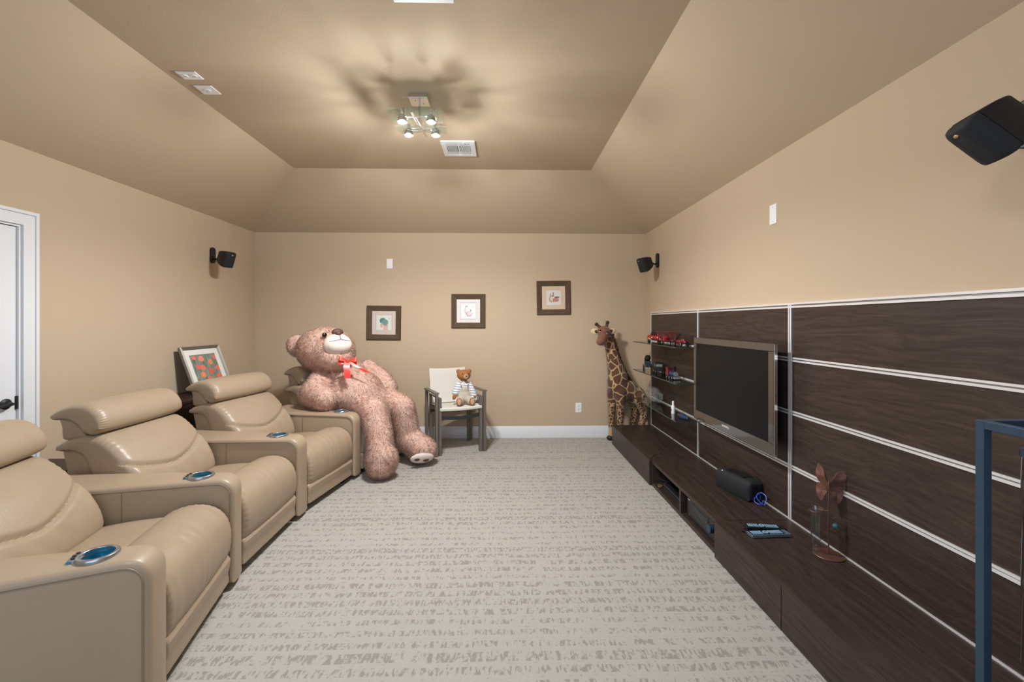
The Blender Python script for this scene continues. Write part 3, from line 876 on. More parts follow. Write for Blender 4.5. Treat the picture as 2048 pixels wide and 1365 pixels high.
for sx in (-1, 1):
    for y in (-.085, .09):
        wm = MB(); wheel(wm, (sx*.05, y, .034), .034, .014)
        wm.build('wheel', t)
        f_ = MB().use('toyred').tube([(sx*.05, y+.045*math.cos(q), .036+.045*math.sin(q)) for q in np.linspace(.2, PI-.1, 12)], .006, 8)
        f_.build('mudguard', t)
MB().use('toyblack').bb(-.03, .03, .01, .07, .088, .10).box((0, -.0, .10), (.055, .004, .04), (-.4, 0, 0)).build('seat', t, .003)
for q in (-.028, .028): MB().use('gold').ell((q, -.115, .06), .012).build('headlamp', t)

t = thing('toy_biplane', 'red toy biplane with raised wing struts beside the vintage car', 'toy plane', (1.605, 4.27, Z1), -.5)
MB().use('toyred').tube([(0, .10, .055), (0, .06, .06), (0, 0, .06), (0, -.08, .05), (0, -.15, .045)], [.012, .026, .028, .018, .007], 14).build('fuselage', t)
MB().use('toydarkred').box((0, .03, .125), (.20, .055, .005)).build('upper_wing', t, .001)
MB().use('toydarkred').box((0, .03, .045), (.18, .05, .005)).build('lower_wing', t, .001)
for x in (-.08, -.03, .03, .08):
    MB().use('toyred').tube([(x, .045, .045), (x, .045, .125), (x, .03, .125), (x, .012, .045)], .0022, 6).build('wing_strut', t)
for sx in (-1, 1):
    wm = MB(); wheel(wm, (sx*.035, .05, .018), .018, .008, hub='toyred'); wm.use('toyred').cyl((sx*.035, .05, .018), (sx*.015, .04, .045), .002, n=6); wm.build('wheel', t)
MB().use('toyred').box((0, -.145, .068), (.004, .03, .035)).box((0, -.14, .048), (.07, .03, .003)).build('tail_fin', t)
MB().use('toygrey').box((0, .115, .055), (.10, .003, .010), (0, .5, 0)).cyl((0, .10, .055), (0, .12, .055), .008, n=10).build('propeller', t)
t = thing('toy_racing_car', 'small dark red toy racing car at the near end of the top shelf', 'toy car', (1.66, 4.05, Z1), .15)
MB().use('toydarkred').ell((0, 0, .034), (.024, .09, .022)).ell((0, -.045, .048), (.022, .03, .02)).build('car_body', t)
for sx in (-1, 1):
    for y in (-.055, .055):
        wm = MB(); wheel(wm, (sx*.033, y, .019), .019, .012, hub='toygrey', n=14); wm.build('wheel', t)
MB().use('toyblack').ell((0, .0, .054), (.014, .02, .008)).build('cockpit', t)

Z2 = .8765
t = thing('toy_carriage', 'black toy carriage with thin grey wheels at the far end of the middle shelf', 'toy carriage', (1.60, 4.79, Z2), -.2)
MB().use('toygreen').bb(-.03, .03, -.06, .065, .05, .075).bb(-.032, .032, .0, .07, .075, .115).bb(-.03, .03, -.058, -.03, .075, .085).build('carriage_body', t, .004)
MB().use('toyblack').tube([(0, .085, .07), (0, .075, .125), (0, .02, .145), (0, -.03, .135)], [.006, .03, .034, .010], 12).build('folding_hood', t)
for q in (-.012, .012): MB().use('toyblack').cyl((q, -.05, .07), (q, -.13, .05), .003, n=6).build('shaft', t)
for sx in (-1, 1):
    for y, r in ((-.055, .032), (.06, .038)):
        wm = MB(); wheel(wm, (sx*.042, y, r), r, .007, hub='toygrey'); wm.build('wheel', t)
t = thing('toy_vintage_truck', 'black closed cab toy truck behind the carriage on middle shelf', 'toy truck', (1.655, 4.60, Z2), -.2)
MB().use('toyblack').bb(-.038, .038, -.01, .09, .03, .105).bb(-.028, .028, -.09, -.01, .03, .075).bb(-.044, .044, -.03, .095, .105, .112).build('truck_body', t, .004)
MB().use('toygrey').bb(-.030, .030, -.0125, -.0105, .07, .100).bb(-.0395, -.0385, .005, .035, .07, .098).bb(-.0395, -.0385, .05, .08, .07, .098).build('truck_window', t)
for sx in (-1, 1):
    for y in (-.06, .065):
        wm = MB(); wheel(wm, (sx*.042, y, .024), .024, .012, hub='toycream'); wm.build('wheel', t)
t = thing('toy_locomotive', 'dark toy locomotive with tall chimney at near end of middle shelf', 'toy train', (1.62, 4.15, Z2), .12)
MB().use('toyblue').cyl((0, -.06, .05), (0, .03, .05), .024, n=18).bb(-.028, .028, -.075, .075, .02, .032).build('boiler', t, .001)
MB().use('toydarkred').bb(-.028, .028, .03, .075, .03, .10).bb(-.033, .033, .025, .08, .10, .107).build('cab', t, .002)
MB().use('toyblack').cyl((0, -.035, .07), (0, -.035, .12), .010, .017, n=14).cyl((0, .0, .07), (0, 0, .085), .009, n=12).build('chimney', t)
MB().use('toygrey').cyl((0, -.061, .05), (0, -.068, .05), .022, n=18).box((0, -.085, .018), (.06, .02, .018)).build('smokebox_door', t)
for sx in (-1, 1):
    for y in (-.05, 0, .05):
        wm = MB(); wheel(wm, (sx*.031, y, .016), .016, .007, hub='toygrey', n=14); wm.build('wheel', t)

Z3 = .5495
# crumpled clear plastic bag (remeshed, dented)
bg = MB().use('glass_bag').ell((0, 0, .075), (.07, .10, .072)).ell((.0, -.09, .06), (.05, .07, .055)).ell((-.01, .09, .08), (.05, .06, .06))
me = remesh(bg, .010, 2)
co = np.empty(len(me.vertices)*3); me.vertices.foreach_get('co', co); co = co.reshape(-1, 3)
dn = np.sin(co[:, 0]*90+co[:, 1]*50)*.008+np.sin(co[:, 1]*75-co[:, 2]*95)*.009+np.sin(co[:, 2]*120+co[:, 0]*70)*.006
ctr = np.array([0, 0, .07]); dv = co-ctr; dv /= np.linalg.norm(dv, axis=1)[:, None]
co = co+dv*dn[:, None]; co[:, 2] -= co[:, 2].min()
me.vertices.foreach_set('co', co.ravel()); me.materials.clear(); me.materials.append(M['glass_bag'])
me.polygons.foreach_set('use_smooth', [False]*len(me.polygons))
o = link('plastic_bag', me); o.location = (1.645, 4.70, Z3); tag(o, 'crumpled clear plastic bag at far end of the bottom glass shelf', 'bag')
t = thing('spray_bottle', 'small white plastic bottle standing on the bottom glass shelf', 'bottle', (1.62, 4.13, Z3))
MB().use('plate').lathe([(0, 0), (.017, 0), (.018, .004), (.018, .065), (.014, .078), (0, .078)], n=20).build('bottle_body', t)
MB().use('plate').lathe([(0, .078), (.011, .078), (.010, .115), (.006, .120), (0, .120)], n=18).build('bottle_cap', t)
MB().use('toyblue').box((-.0175, 0, .035), (.002, .018, .012)).build('bottle_label', t)
t = thing('game_controller', 'dark blue handheld gadget lying at near end of the bottom shelf', 'gadget', (1.625, 3.93, Z3))
MB().use('toyblue').tube([(0, .09, .014), (0, .03, .020), (0, -.03, .018), (.02, -.085, .013)], [.010, .024, .026, .012], 12).build('gadget_body', t)
MB().use('toyblack').ell((-.01, .02, .036), (.012, .02, .006)).build('gadget_button', t)

# ================================================================== THINGS ON THE BENCH
t = thing('portable_speaker', 'black rounded portable speaker lying on the bench below the television', 'speaker', (1.655, 3.045, BT+.0005), math.radians(12))
prof = [(-.062, .012), (-.045, .002), (.045, .002), (.062, .012), (.064, .07), (.055, .112), (.03, .128), (-.03, .128), (-.055, .112), (-.066, .07)]
m_ = MB().use('black_matte'); pillow(m_, prof, .33, .03, 6, 60, bulge=.008); m_.build('speaker_body', t)
MB().use('black').bb(-.04, .04, -.09, .09, .134, .139).build('control_strip', t, .002)
MB().use('alu').box((-.050, .10, .127), (.010, .010, .002), (0, -.75, 0)).build('round_badge', t, .001)
MB().use('black_gloss').lathe([(0, 0), (.034, 0), (.038, .004), (.038, .01), (0, .01)], (0, -.160, .065), 24, Matrix.Rotation(PI/2, 3, 'X')).build('end_radiator', t)
tag(MB().use('bluewire').tube(catmull([(1.70, 2.90, .226), (1.70, 2.86, .25), (1.68, 2.84, .30), (1.66, 2.83, .27), (1.69, 2.80, .235), (1.715, 2.82, .28), (1.70, 2.86, .29), (1.665, 2.87, .24), (1.68, 2.83, .226), (1.71, 2.84, .245)], 90, False), .003, 6)
    .build('charging_cable'), 'tangled bright blue cable beside the portable speaker', 'cable')

def remote(loc, rz, label, ln, wd, body, keys):
    t = thing('remote_control', label, 'remote control', loc, rz, 'remote controls on the bench')
    MB().use(body).bb(-ln/2, ln/2, -wd/2, wd/2, .001, .019).build('remote_body', t, .004, 3)
    MB().use('black').bb(-ln/2+.004, ln/2-.03, -wd/2+.004, wd/2-.004, .019, .0198).build('face_plate', t)
    k_ = MB().use(keys)
    nx = 14
    for i in range(nx):
        for j in range(4):
            if 5 <= i <= 7: continue
            k_.bb(-ln/2+.012+i*(ln-.05)/nx, -ln/2+.012+(i+.62)*(ln-.05)/nx, -wd/2+.008+j*(wd-.016)/4, -wd/2+.006+(j+.75)*(wd-.014)/4, .0198, .0222)
    k_.lathe([(.008, 0), (.015, 0), (.015, .003), (.008, .003), (.008, 0)], (-ln/2+.012+6.4*(ln-.05)/nx, 0, .0198), 20)
    k_.build('keypad', t)
    return t
remote((1.515, 2.50, BT), math.radians(-8), 'black remote control with blue keys, farther of the two on the bench', .215, .050, 'black', 'remote_keys')
remote((1.490, 2.425, BT), math.radians(3), 'silver edged remote control lying nearer the bench edge', .225, .054, 'remote_body', 'remote_keys')
t = thing('usb_receiver', 'small black gadget beside the left ends of the remote controls', 'gadget', (1.383, 2.475, BT), .6)
MB().use('black').bb(-.018, .018, -.012, .012, 0, .014).build('gadget_body', t, .003)
MB().use('alu').bb(-.014, -.006, -.014, -.012, .003, .010).build('metal_tip', t)

t = thing('bud_vase_stand', 'copper butterfly stand holding a clear glass tube vase', 'vase', (1.672, 2.215, BT+.001))
MB().use('bronze').lathe([(0, 0), (.068, 0), (.070, .002), (.068, .004), (0, .006)], n=36).build('stand_base', t)
MB().use('bronze').tube(catmull([(.0, .0, .004), (-.002, 0, .12), (0, 0, .25), (.002, 0, .36)], 20, False), .0032, 8)\
    .tube([(.0-.045+.030*math.cos(q), .03+.030*math.sin(q), .216) for q in np.linspace(0, 2*PI, 24, endpoint=False)], .002, 6, closed=True)\
    .tube([(-.018, .02, .222), (0, 0, .225)], .002, 6).tube([(0, 0, .14), (-.014, .010, .17), (-.024, .02, .205)], .0018, 6)\
    .tube(catmull([(.002, 0, .13), (.02, -.012, .15), (.032, -.02, .19), (.024, -.015, .20), (.018, -.01, .185)], 20, False), .0016, 6).build('stand_stem', t)
MB().use('glass_clear').lathe([(0, .007), (.018, .008), (.0215, .014), (.023, .20), (.033, .226), (.035, .228), (.033, .230), (.0215, .20), (.0195, .018), (0, .014)], (-.045, .03, 0), 28).build('glass_tube', t)
MB().use('teal').ell((.024, -.014, .155), .013, n=18).build('glass_bead', t)
def wing(pts, sgn, tilt):
    P = catmull(pts, 36)
    R = Matrix.Rotation(tilt, 3, 'Z')
    mb = MB().use('bronze')
    n = len(P)
    # a thin shell with raised rim and veins
    c0 = P.mean(0)
    vs = []
    for (sc, zt) in ((1.0, .003), (.90, .0012), (.05, .0035)):
        for p in P:
            q = c0+(p-c0)*sc; vs.append((q[0], zt+.006*math.sin(q[1]*60), q[1]))
    for (sc, zt) in ((.05, -.001), (1.0, -.001)):
        for p in P:
            q = c0+(p-c0)*sc; vs.append((q[0], zt+.006*math.sin(q[1]*60), q[1]))
    fs = []
    for i in range(4):
        for j in range(n):
            if i == 2: fs.append((2*n+j, 2*n+(j+1) % n, 3*n+(j+1) % n, 3*n+j)); continue
            fs.append((i*n+j, i*n+(j+1) % n, (i+1)*n+(j+1) % n, (i+1)*n+j))
    for j in range(n): fs.append((4*n+j, 4*n+(j+1) % n, (j+1) % n, j))
    mb.add([R @ Vector((sgn*v[0], v[1], v[2])) for v in vs], fs)
    for k_ in range(3, n, 4):
        p = P[k_]
        mb.tube([R @ Vector((sgn*.004, .002, .36)), R @ Vector((sgn*p[0]*.95, .004, p[1]))], .0014, 5)
    return mb
up = [(.003, .358), (.014, .385), (.036, .420), (.060, .434), (.073, .424), (.073, .396), (.062, .368), (.030, .350)]
lo_ = [(.003, .352), (.030, .350), (.058, .354), (.065, .330), (.056, .295), (.040, .268), (.026, .276), (.012, .312)]
u2 = [(x*.85, .362+(z-.362)*1.25) for x, z in up]
wing(u2, -1, -1.20).build('butterfly_wing', t); wing(lo_, -1, -1.20).build('butterfly_wing', t)
wing(up, 1, -.35).build('butterfly_wing', t); wing(lo_, 1, -.35).build('butterfly_wing', t)
MB().use('bronze').ell((0, 0, .355), (.005, .005, .028)).tube([(0, 0, .38), (-.006, 0, .40), (-.012, -.002, .405)], .0009, 5).build('butterfly_body', t)

# blue lantern on the bench, cut by the right edge of the photo
t = thing('lantern_frame', 'tall open blue steel frame lantern standing on the bench at right edge', 'lantern', (1.322, .96, BT+.001))
LW, LH, B = .24, .921, .0225
fm = MB().use('bluesteel')
for x in (0, LW-B):
    for y in (0, LW-B): fm.bb(x, x+B, y, y+B, 0, LH)
for z in (0, LH-B):
    for y in (0, LW-B): fm.bb(B, LW-B, y, y+B, z, z+B)
    for x in (0, LW-B): fm.bb(x, x+B, B, LW-B, z, z+B)
fm.build('steel_frame', t, .0012)
c_ = LW/2
MB().use('bluesteel').bb(B, LW-B, c_-.015, c_+.015, .270, .278).bb(c_-.015, c_+.015, B, LW-B, .262, .270).lathe([(0, .278), (.085, .278), (.085, .284), (0, .284)], (c_, c_, 0), 32).build('cross_support', t)
MB().use('glass_clear').lathe([(.086, .285), (.086, .842), (.0835, .842), (.0835, .285), (.086, .285)], (c_, c_, 0), 48).build('glass_cylinder', t)
MB().use('bluesteel').lathe([(.089, .838), (.089, .852), (.081, .852), (.081, .838), (.089, .838)], (c_, c_, 0), 40).build('cylinder_rim', t)
MB().use('cup_blue').lathe([(0, .59), (.025, .59), (.036, .61), (.033, .61), (.02, .595), (0, .595)], (c_, c_, 0), 24).cyl((c_, c_, .285), (c_, c_, .59), .006, n=12).build('candle_cup', t)

# ================================================================== SPEAKERS ON THE WALLS
def sat_speaker(loc, side, off, yaw, pitch, label):
    """side -1: hangs on left wall, +1: right wall; off: centre of the cabinet from the bracket"""
    t = thing('wall_speaker', label, 'speaker', loc, 0, 'satellite speakers on the side walls')
    pl = MB().use('black')
    P = [(.033*math.cos(q), (.048 if math.sin(q) > 0 else -.048)+.033*math.sin(q)) for q in np.linspace(0, 2*PI, 28, endpoint=False)]
    R = Matrix(((0, 0, -side), (1, 0, 0), (0, 1, 0)))
    pl.prism(P, .0, .024, R); pl.build('wall_bracket', t, .004)
    E = Matrix.Translation(off) @ Matrix.Rotation(yaw, 4, 'Z') @ Matrix.Rotation(pitch, 4, 'X')
    back = E @ Vector((0, .062, 0))
    MB().use('black').tube([(-side*.02, 0, -.035), Vector((-side*.045, -.01, -.045)), back], .009, 10).ell(back, .015).build('bracket_arm', t)
    W, Hh, m2 = .056, .080, 32
    def ring(y, kx, kz, e):
        out = []
        for i in range(m2):
            q = 2*PI*i/m2; c1, s1 = math.cos(q), math.sin(q)
            out.append((W*kx*math.copysign(abs(c1)**e, c1), y, Hh*kz*math.copysign(abs(s1)**e, s1)))
        return out
    def loft(key, rows, name):
        b = MB().use(key); vs = []
        for r_ in rows: vs += ring(*r_)
        fs = []
        for i in range(len(rows)-1):
            for j in range(m2): fs.append((i*m2+j, i*m2+(j+1) % m2, (i+1)*m2+(j+1) % m2, (i+1)*m2+j))
        fs.append(tuple(range(m2))); fs.append(tuple((len(rows)-1)*m2+j for j in range(m2))[::-1])
        b.add(vs, fs); return b.build(name, t, 0, sharp=40)
    cab = loft('black', [(.062, .74, .62, .16), (.055, .80, .68, .16), (.03, .90, .80, .16), (0, .97, .91, .16), (-.030, 1.0, 1.0, .16)], 'speaker_cabinet')
    gr = loft('black_matte', [(-.031, .985, .985, .16), (-.050, .97, 1.0, .16), (-.066, .90, .97, .2), (-.078, .70, .93, .3), (-.083, .35, .90, .4)], 'grille')
    em = MB().use('gold').ell((0, -.083, Hh*.72), (.009, .003, .006)).build('emblem', t)
    for o_ in (cab, gr, em): o_.matrix_local = E
    return t
sat_speaker((L_, 4.60, 2.105), -1, (.205, -.10, -.045), math.radians(68), math.radians(22), 'black satellite speaker bracketed on the left wall')
sat_speaker((R_, 4.94, 2.115), 1, (-.175, -.09, -.05), math.radians(-68), math.radians(22), 'black satellite speaker in the far right corner')
sat_speaker((R_, 1.435, 2.080), 1, (-.258, -.118, -.066), math.radians(-104), math.radians(46), 'black satellite speaker cut by the right edge of the photo')

# ================================================================== FRAMED PRINTS ON THE BACK WALL
def art(name, kind):
    """flat painted picture: a node-painted print in object space (x across, z up, unit square)"""
    m, nt, b = new_mat(name); g = NG(nt)
    o, x, y, z = g.obj()
    nz = g.noise(o, 30, 4)
    def box(hw, hh, cx=0, cz=0):
        return g.math('MULTIPLY', g.math('LESS_THAN', g.math('ABSOLUTE', g.math('SUBTRACT', x, cx)), hw), g.math('LESS_THAN', g.math('ABSOLUTE', g.math('SUBTRACT', z, cz)), hh))
    def ell(cx, cz, rx, rz, wob=.25):
        a = g.math('POWER', g.math('ABSOLUTE', g.math('DIVIDE', g.math('SUBTRACT', x, cx), rx)), 2)
        c = g.math('POWER', g.math('ABSOLUTE', g.math('DIVIDE', g.math('SUBTRACT', z, cz), rz)), 2)
        d = g.math('ADD', g.math('ADD', a, c), g.math('MULTIPLY', g.math('SUBTRACT', nz, .5), wob*2))
        return g.math('MULTIPLY', g.math('SUBTRACT', 1.08, d), 6, clamp=True)
    S = .142
    pals = {'plant': ((.60, .50, .44), (.64, .66, .60)), 'jug': ((.70, .66, .62), (.72, .74, .72)), 'pots': ((.60, .46, .32), (.62, .58, .54))}
    mc, ic = pals[kind]
    c = g.mix(g.math('MULTIPLY', nz, .8), tuple(v*.86 for v in mc), tuple(min(1, v*1.1) for v in mc))
    c = g.mix(box(S*.73, S*.73), c, (.42, .34, .30))
    c = g.mix(box(S*.70, S*.70), c, tuple(min(1, v*1.08) for v in mc))
    c = g.mix(box(S*.645, S*.645), c, (.46, .40, .36))
    c = g.mix(box(S*.625, S*.625), c, ic)
    if kind == 'plant':
        c = g.mix(box(.028, .030, .022, -.058), c, (.60, .40, .33))
        c = g.mix(box(.030, .006, .022, -.032), c, (.50, .26, .20))
        c = g.mix(box(.012, .022, -.028, -.034), c, (.55, .34, .22))
        c = g.mix(ell(-.014, .026, .038, .034), c, (.085, .19, .175))
        c = g.mix(ell(.014, .006, .040, .034), c, (.14, .27, .26))
        c = g.mix(box(.006, .002, .062, .052), c, (.15, .14, .13))
        c = g.mix(box(.006, .002, .062, .044), c, (.15, .14, .13))
    elif kind == 'jug':
        c = g.mix(ell(-.020, .010, .030, .052), c, (.60, .50, .49))
        c = g.mix(ell(-.010, .012, .024, .046), c, (.72, .69, .70))
        c = g.mix(ell(-.022, .056, .014, .005), c, (.25, .18, .18))
        c = g.mix(ell(.008, -.036, .040, .030), c, (.48, .34, .34))
        c = g.mix(ell(.014, -.032, .032, .022), c, (.70, .58, .58))
        c = g.mix(ell(.028, .006, .007, .013), c, (.30, .20, .20))
        c = g.mix(box(.004, .004, .052, .046), c, (.35, .36, .36))
        c = g.mix(box(.040, .002, -.010, -.066), c, (.50, .42, .38))
    else:
        c = g.mix(ell(-.028, -.018, .030, .038), c, (.46, .26, .20))
        c = g.mix(ell(-.020, -.010, .024, .030), c, (.60, .52, .40))
        c = g.mix(box(.004, .022, -.038, .030), c, (.16, .09, .08))
        c = g.mix(box(.005, .020, -.005, .046), c, (.14, .07, .06))
        c = g.mix(ell(-.010, .022, .018, .008), c, (.30, .14, .09))
        c = g.mix(ell(.030, -.026, .034, .026), c, (.48, .20, .15))
        c = g.mix(ell(.040, .006, .034, .009, .6), c, (.05, .09, .05))
        c = g.mix(ell(.0, -.030, .008, .024), c, (.35, .16, .15))
    g.link(c, b.inputs['Base Color']); b.inputs['Roughness'].default_value = .35
    return m
def frame_pic(cx, cz, kind, rot, label):
    t = thing('framed_print', label, 'picture', (cx, F_, cz), 0, 'framed prints on the back wall')
    t.rotation_euler = (0, rot, 0)
    S, w_ = .2065, .064
    f_ = MB().use('frame_wood')
    prof = [(0, 0), (0, -.020), (.006, -.026), (w_*.5, -.022), (w_-.004, -.016), (w_, -.012), (w_, 0)]
    for k_ in range(4):
        R = Matrix.Rotation(PI/2*k_, 3, 'Y')
        vs = []
        for (d_, y_) in prof: vs.append(R @ Vector((-S+d_, y_, S-d_)))
        for (d_, y_) in prof: vs.append(R @ Vector((S-d_, y_, S-d_)))
        n = len(prof)
        f_.add(vs, [tuple(range(n)), tuple(range(n, 2*n))[::-1]]+[(i, (i+1) % n, n+(i+1) % n, n+i) for i in range(n)])
    f_.build('picture_frame', t, sharp=20)
    M['art_'+kind] = art('print_'+kind, kind)
    MB().use('art_'+kind).bb(-.1435, .1435, -.010, -.006, -.1435, .1435).build('print', t)
frame_pic(-1.435, 1.409, 'plant', 0.012, 'brown framed print of round green potted plants, above the big bear')
frame_pic(-0.410, 1.553, 'jug', 0.0, 'brown framed print of pale jugs, middle of three on back wall')
frame_pic(0.632, 1.716, 'pots', -0.014, 'brown framed print of terracotta pots, highest of three on back wall')

# ================================================================== LEANING FLOWER PICTURE AND CONSOLES BEHIND THE SEATS
def flowers():
    m, nt, b = new_mat('poppy_painting'); g = NG(nt)
    o, x, y, z = g.obj()
    st = g.noise(g.comb(g.math('MULTIPLY', x, 34), 0, g.math('MULTIPLY', z, 8)), 1.0, 4, .7)
    c = g.ramp(st, [(.3, (.05, .075, .05)), (.45, (.15, .19, .14)), (.55, (.22, .25, .23)), (.62, (.33, .31, .24)), (.72, (.16, .11, .12))])
    nz = g.noise(o, 26, 3)
    for (cx, cz, r, col) in ((-.125, .112, .026, (.75, .16, .10)), (-.035, .098, .038, (.80, .22, .14)), (.165, .10, .032, (.75, .13, .09)), (.080, .055, .034, (.75, .24, .07)),
                             (-.105, .020, .030, (.78, .09, .05)), (-.05, .008, .034, (.85, .16, .09)), (.150, -.012, .030, (.80, .12, .06)), (.045, -.035, .034, (.78, .08, .04)),
                             (-.075, -.060, .036, (.75, .22, .06)), (.13, -.095, .034, (.7, .12, .08)), (0, -.11, .034, (.75, .15, .1))):
        a = g.math('POWER', g.math('ABSOLUTE', g.math('DIVIDE', g.math('SUBTRACT', x, cx), r)), 2)
        d = g.math('POWER', g.math('ABSOLUTE', g.math('DIVIDE', g.math('SUBTRACT', z, cz), r*.85)), 2)
        q = g.math('MULTIPLY', g.math('SUBTRACT', 1.25, g.math('ADD', g.math('ADD', a, d), g.math('MULTIPLY', nz, .6))), 7, clamp=True)
        petal = g.mix(nz, tuple(v*.75 for v in col), tuple(min(1, v*1.25+.05) for v in col))
        c = g.mix(q, c, petal)
    g.link(c, b.inputs['Base Color']); b.inputs['Roughness'].default_value = .5
    return m
M['poppies'] = flowers()
cn = thing('console_table', 'dark espresso wood cabinet behind the second and third recliners', 'cabinet', (-2.80, 4.10, 0))
MB().use('console').bb(-.165, .165, -.53, .50, .06, .735).build('cabinet_body', cn, .003)
MB().use('console').bb(-.178, .178, -.545, .515, .735, .76).build('cabinet_top', cn, .003)
MB().use('console').bb(-.15, .15, -.50, .47, 0, .06).build('plinth', cn)
cn = thing('low_cabinet', 'low dark wood cabinet behind the first and second recliners', 'cabinet', (-2.80, 2.62, 0))
MB().use('console').bb(-.15, .15, -.32, .32, .04, .495).build('cabinet_body', cn, .003)
MB().use('console').bb(-.165, .165, -.335, .335, .495, .52).build('cabinet_top', cn, .003)
MB().use('console').bb(-.13, .13, -.30, .30, 0, .04).build('plinth', cn)
pc = thing('leaning_picture', 'pewter framed painting of red poppies leaning on the left wall', 'picture', (-2.79, 4.325, .7615))
W2, H2 = .272, .222
lean = math.atan2(.15, .415)
pr = bpy.data.objects.new  # local frame: x across (world +Y), z up the picture, y out of the picture
def lean_part(mb, name, dx=0, bevel=0):
    o = mb.build(name, pc, bevel)
    # across = +Y world, up = leaning back toward -X, out = +X
    o.matrix_local = Matrix.Translation((0, 0, 0)) @ Matrix.Rotation(-lean, 4, 'Y') @ Matrix.Rotation(PI/2, 4, 'Z') @ Matrix.Translation((0, 0, H2+dx))
    return o
f_ = MB().use('silverframe')
for k_ in range(4):
    R = Matrix.Rotation(PI/2*k_, 3, 'Y')
    hw_, hz_ = (W2, H2) if k_ % 2 == 0 else (H2, W2)
    prof = [(0, .0), (0, -.022), (.008, -.028), (.016, -.020), (.022, -.024), (.030, -.014), (.030, 0)]
    vs = [R @ Vector((-hw_+d_, y_, hz_-d_)) for d_, y_ in prof]+[R @ Vector((hw_-d_, y_, hz_-d_)) for d_, y_ in prof]
    n = len(prof)
    f_.add(vs, [tuple(range(n)), tuple(range(n, 2*n))[::-1]]+[(i, (i+1) % n, n+(i+1) % n, n+i) for i in range(n)])
lean_part(f_, 'picture_frame')
lean_part(MB().use('mat_white').bb(-W2+.028, W2-.028, -.010, -.004, -H2+.028, H2-.028), 'mount')
pp = lean_part(MB().use('poppies').bb(-.178, .178, -.0115, -.0095, -.135, .14), 'painting')
lean_part(MB().use('canvas_side').bb(-W2+.01, W2-.01, -.003, .010, -H2+.01, H2-.01), 'backing_board')

# ================================================================== THEATRE RECLINERS
cups = [(-1.427, 1.587), (-1.609, 2.393), (-1.623, 3.241), (-1.48, 4.092), (-1.119, 4.832)]
seats = []
for a, b_ in zip(cups, cups[1:]):
    th = math.atan2(-(b_[0]-a[0]), b_[1]-a[1])
    seats.append(((a[0]+b_[0])/2+.18*math.cos(th), (a[1]+b_[1])/2+.18*math.sin(th), th))
SW = .66
def pleats(amp, n, zone=.14, front_only=None):
    def f(x, y, z, t_, s, nn):
        e = max(0.0, (abs(s)-(1-zone))/zone)
        k_ = amp*e*math.sin(2*PI*n*t_+3*s)*(1-.5*e)
        return x+nn[0]*k_, y, z+nn[1]*k_
    return f
def back_def(x, y, z, t_, s, nn):
    # gathered pleats near the ends plus the sagging seam across the lumbar roll
    e = max(0.0, (abs(s)-.84)/.16)
    k_ = .0028*e*math.sin(2*PI*46*t_+1.5*math.sin(13*t_))*(1 if z > .66 else .2)
    if nn[0] > 0.1:
        zs_ = .565+.085*abs(s+.1)**1.6
        d = (z-zs_)/.011
        k_ -= .017*math.exp(-d*d)
        k_ += .012*math.exp(-((z-zs_-.10)/.07)**2)*(1-s*s)
        k_ += .0025*math.sin(y*52+z*30)*math.exp(-((z-zs_+.05)/.04)**2)
    return x+nn[0]*k_, y, z+nn[1]*k_
def seat_def(x, y, z, t_, s, nn):
    k_ = .0013*math.sin(y*75+x*20+2*math.sin(y*21))*(.4+.6*max(0, min(1, (z-.2)/.2)))*(1 if x > -.26 else 0)
    e = max(0.0, (abs(s)-.86)/.14)
    k_ += .0028*e*math.sin(2*PI*30*t_+2*math.sin(9*t_))
    return x+nn[0]*k_, y, z+nn[1]*k_

foot_prof = [(-.31, .40), (-.275, .452), (-.21, .478), (-.135, .480), (-.07, .458), (-.022, .41), (.0, .34), (.0, .27), (-.012, .215), (-.04, .180), (-.09, .185), (-.16, .23), (-.24, .30), (-.30, .34)]
seat_prof = [(-.27, .425), (-.36, .430), (-.48, .422), (-.62, .405), (-.74, .395), (-.76, .34), (-.66, .29), (-.45, .28), (-.30, .30), (-.25, .37)]
base_prof = [(-.018, .198), (-.008, .16), (-.018, .10), (-.035, .050), (-.30, .045), (-.90, .045), (-.93, .10), (-.93, .26), (-.70, .28), (-.35, .27), (-.12, .225)]
back_prof = [(-.575, .39), (-.545, .43), (-.555, .50), (-.595, .58), (-.655, .655), (-.72, .725), (-.79, .775), (-.87, .785), (-.95, .768), (-1.005, .742), (-1.022, .722), (-1.010, .704), (-.975, .702), (-.93, .698), (-.885, .665), (-.85, .58), (-.80, .48), (-.72, .39), (-.64, .36)]
shell_prof = [(-.68, .36), (-.76, .50), (-.83, .66), (-.90, .735), (-1.00, .715), (-.985, .60), (-.95, .36)]
head_prof = [(-.805, .800), (-.775, .825), (-.772, .870), (-.800, .920), (-.85, .955), (-.915, .962), (-.985, .944), (-1.035, .915), (-1.050, .893), (-1.035, .875), (-1.00, .874), (-.955, .868), (-.915, .838), (-.880, .800), (-.84, .787)]
hshell_prof = [(-.875, .775), (-.905, .835), (-.95, .876), (-1.015, .886), (-1.012, .83), (-1.00, .765), (-.93, .760)]

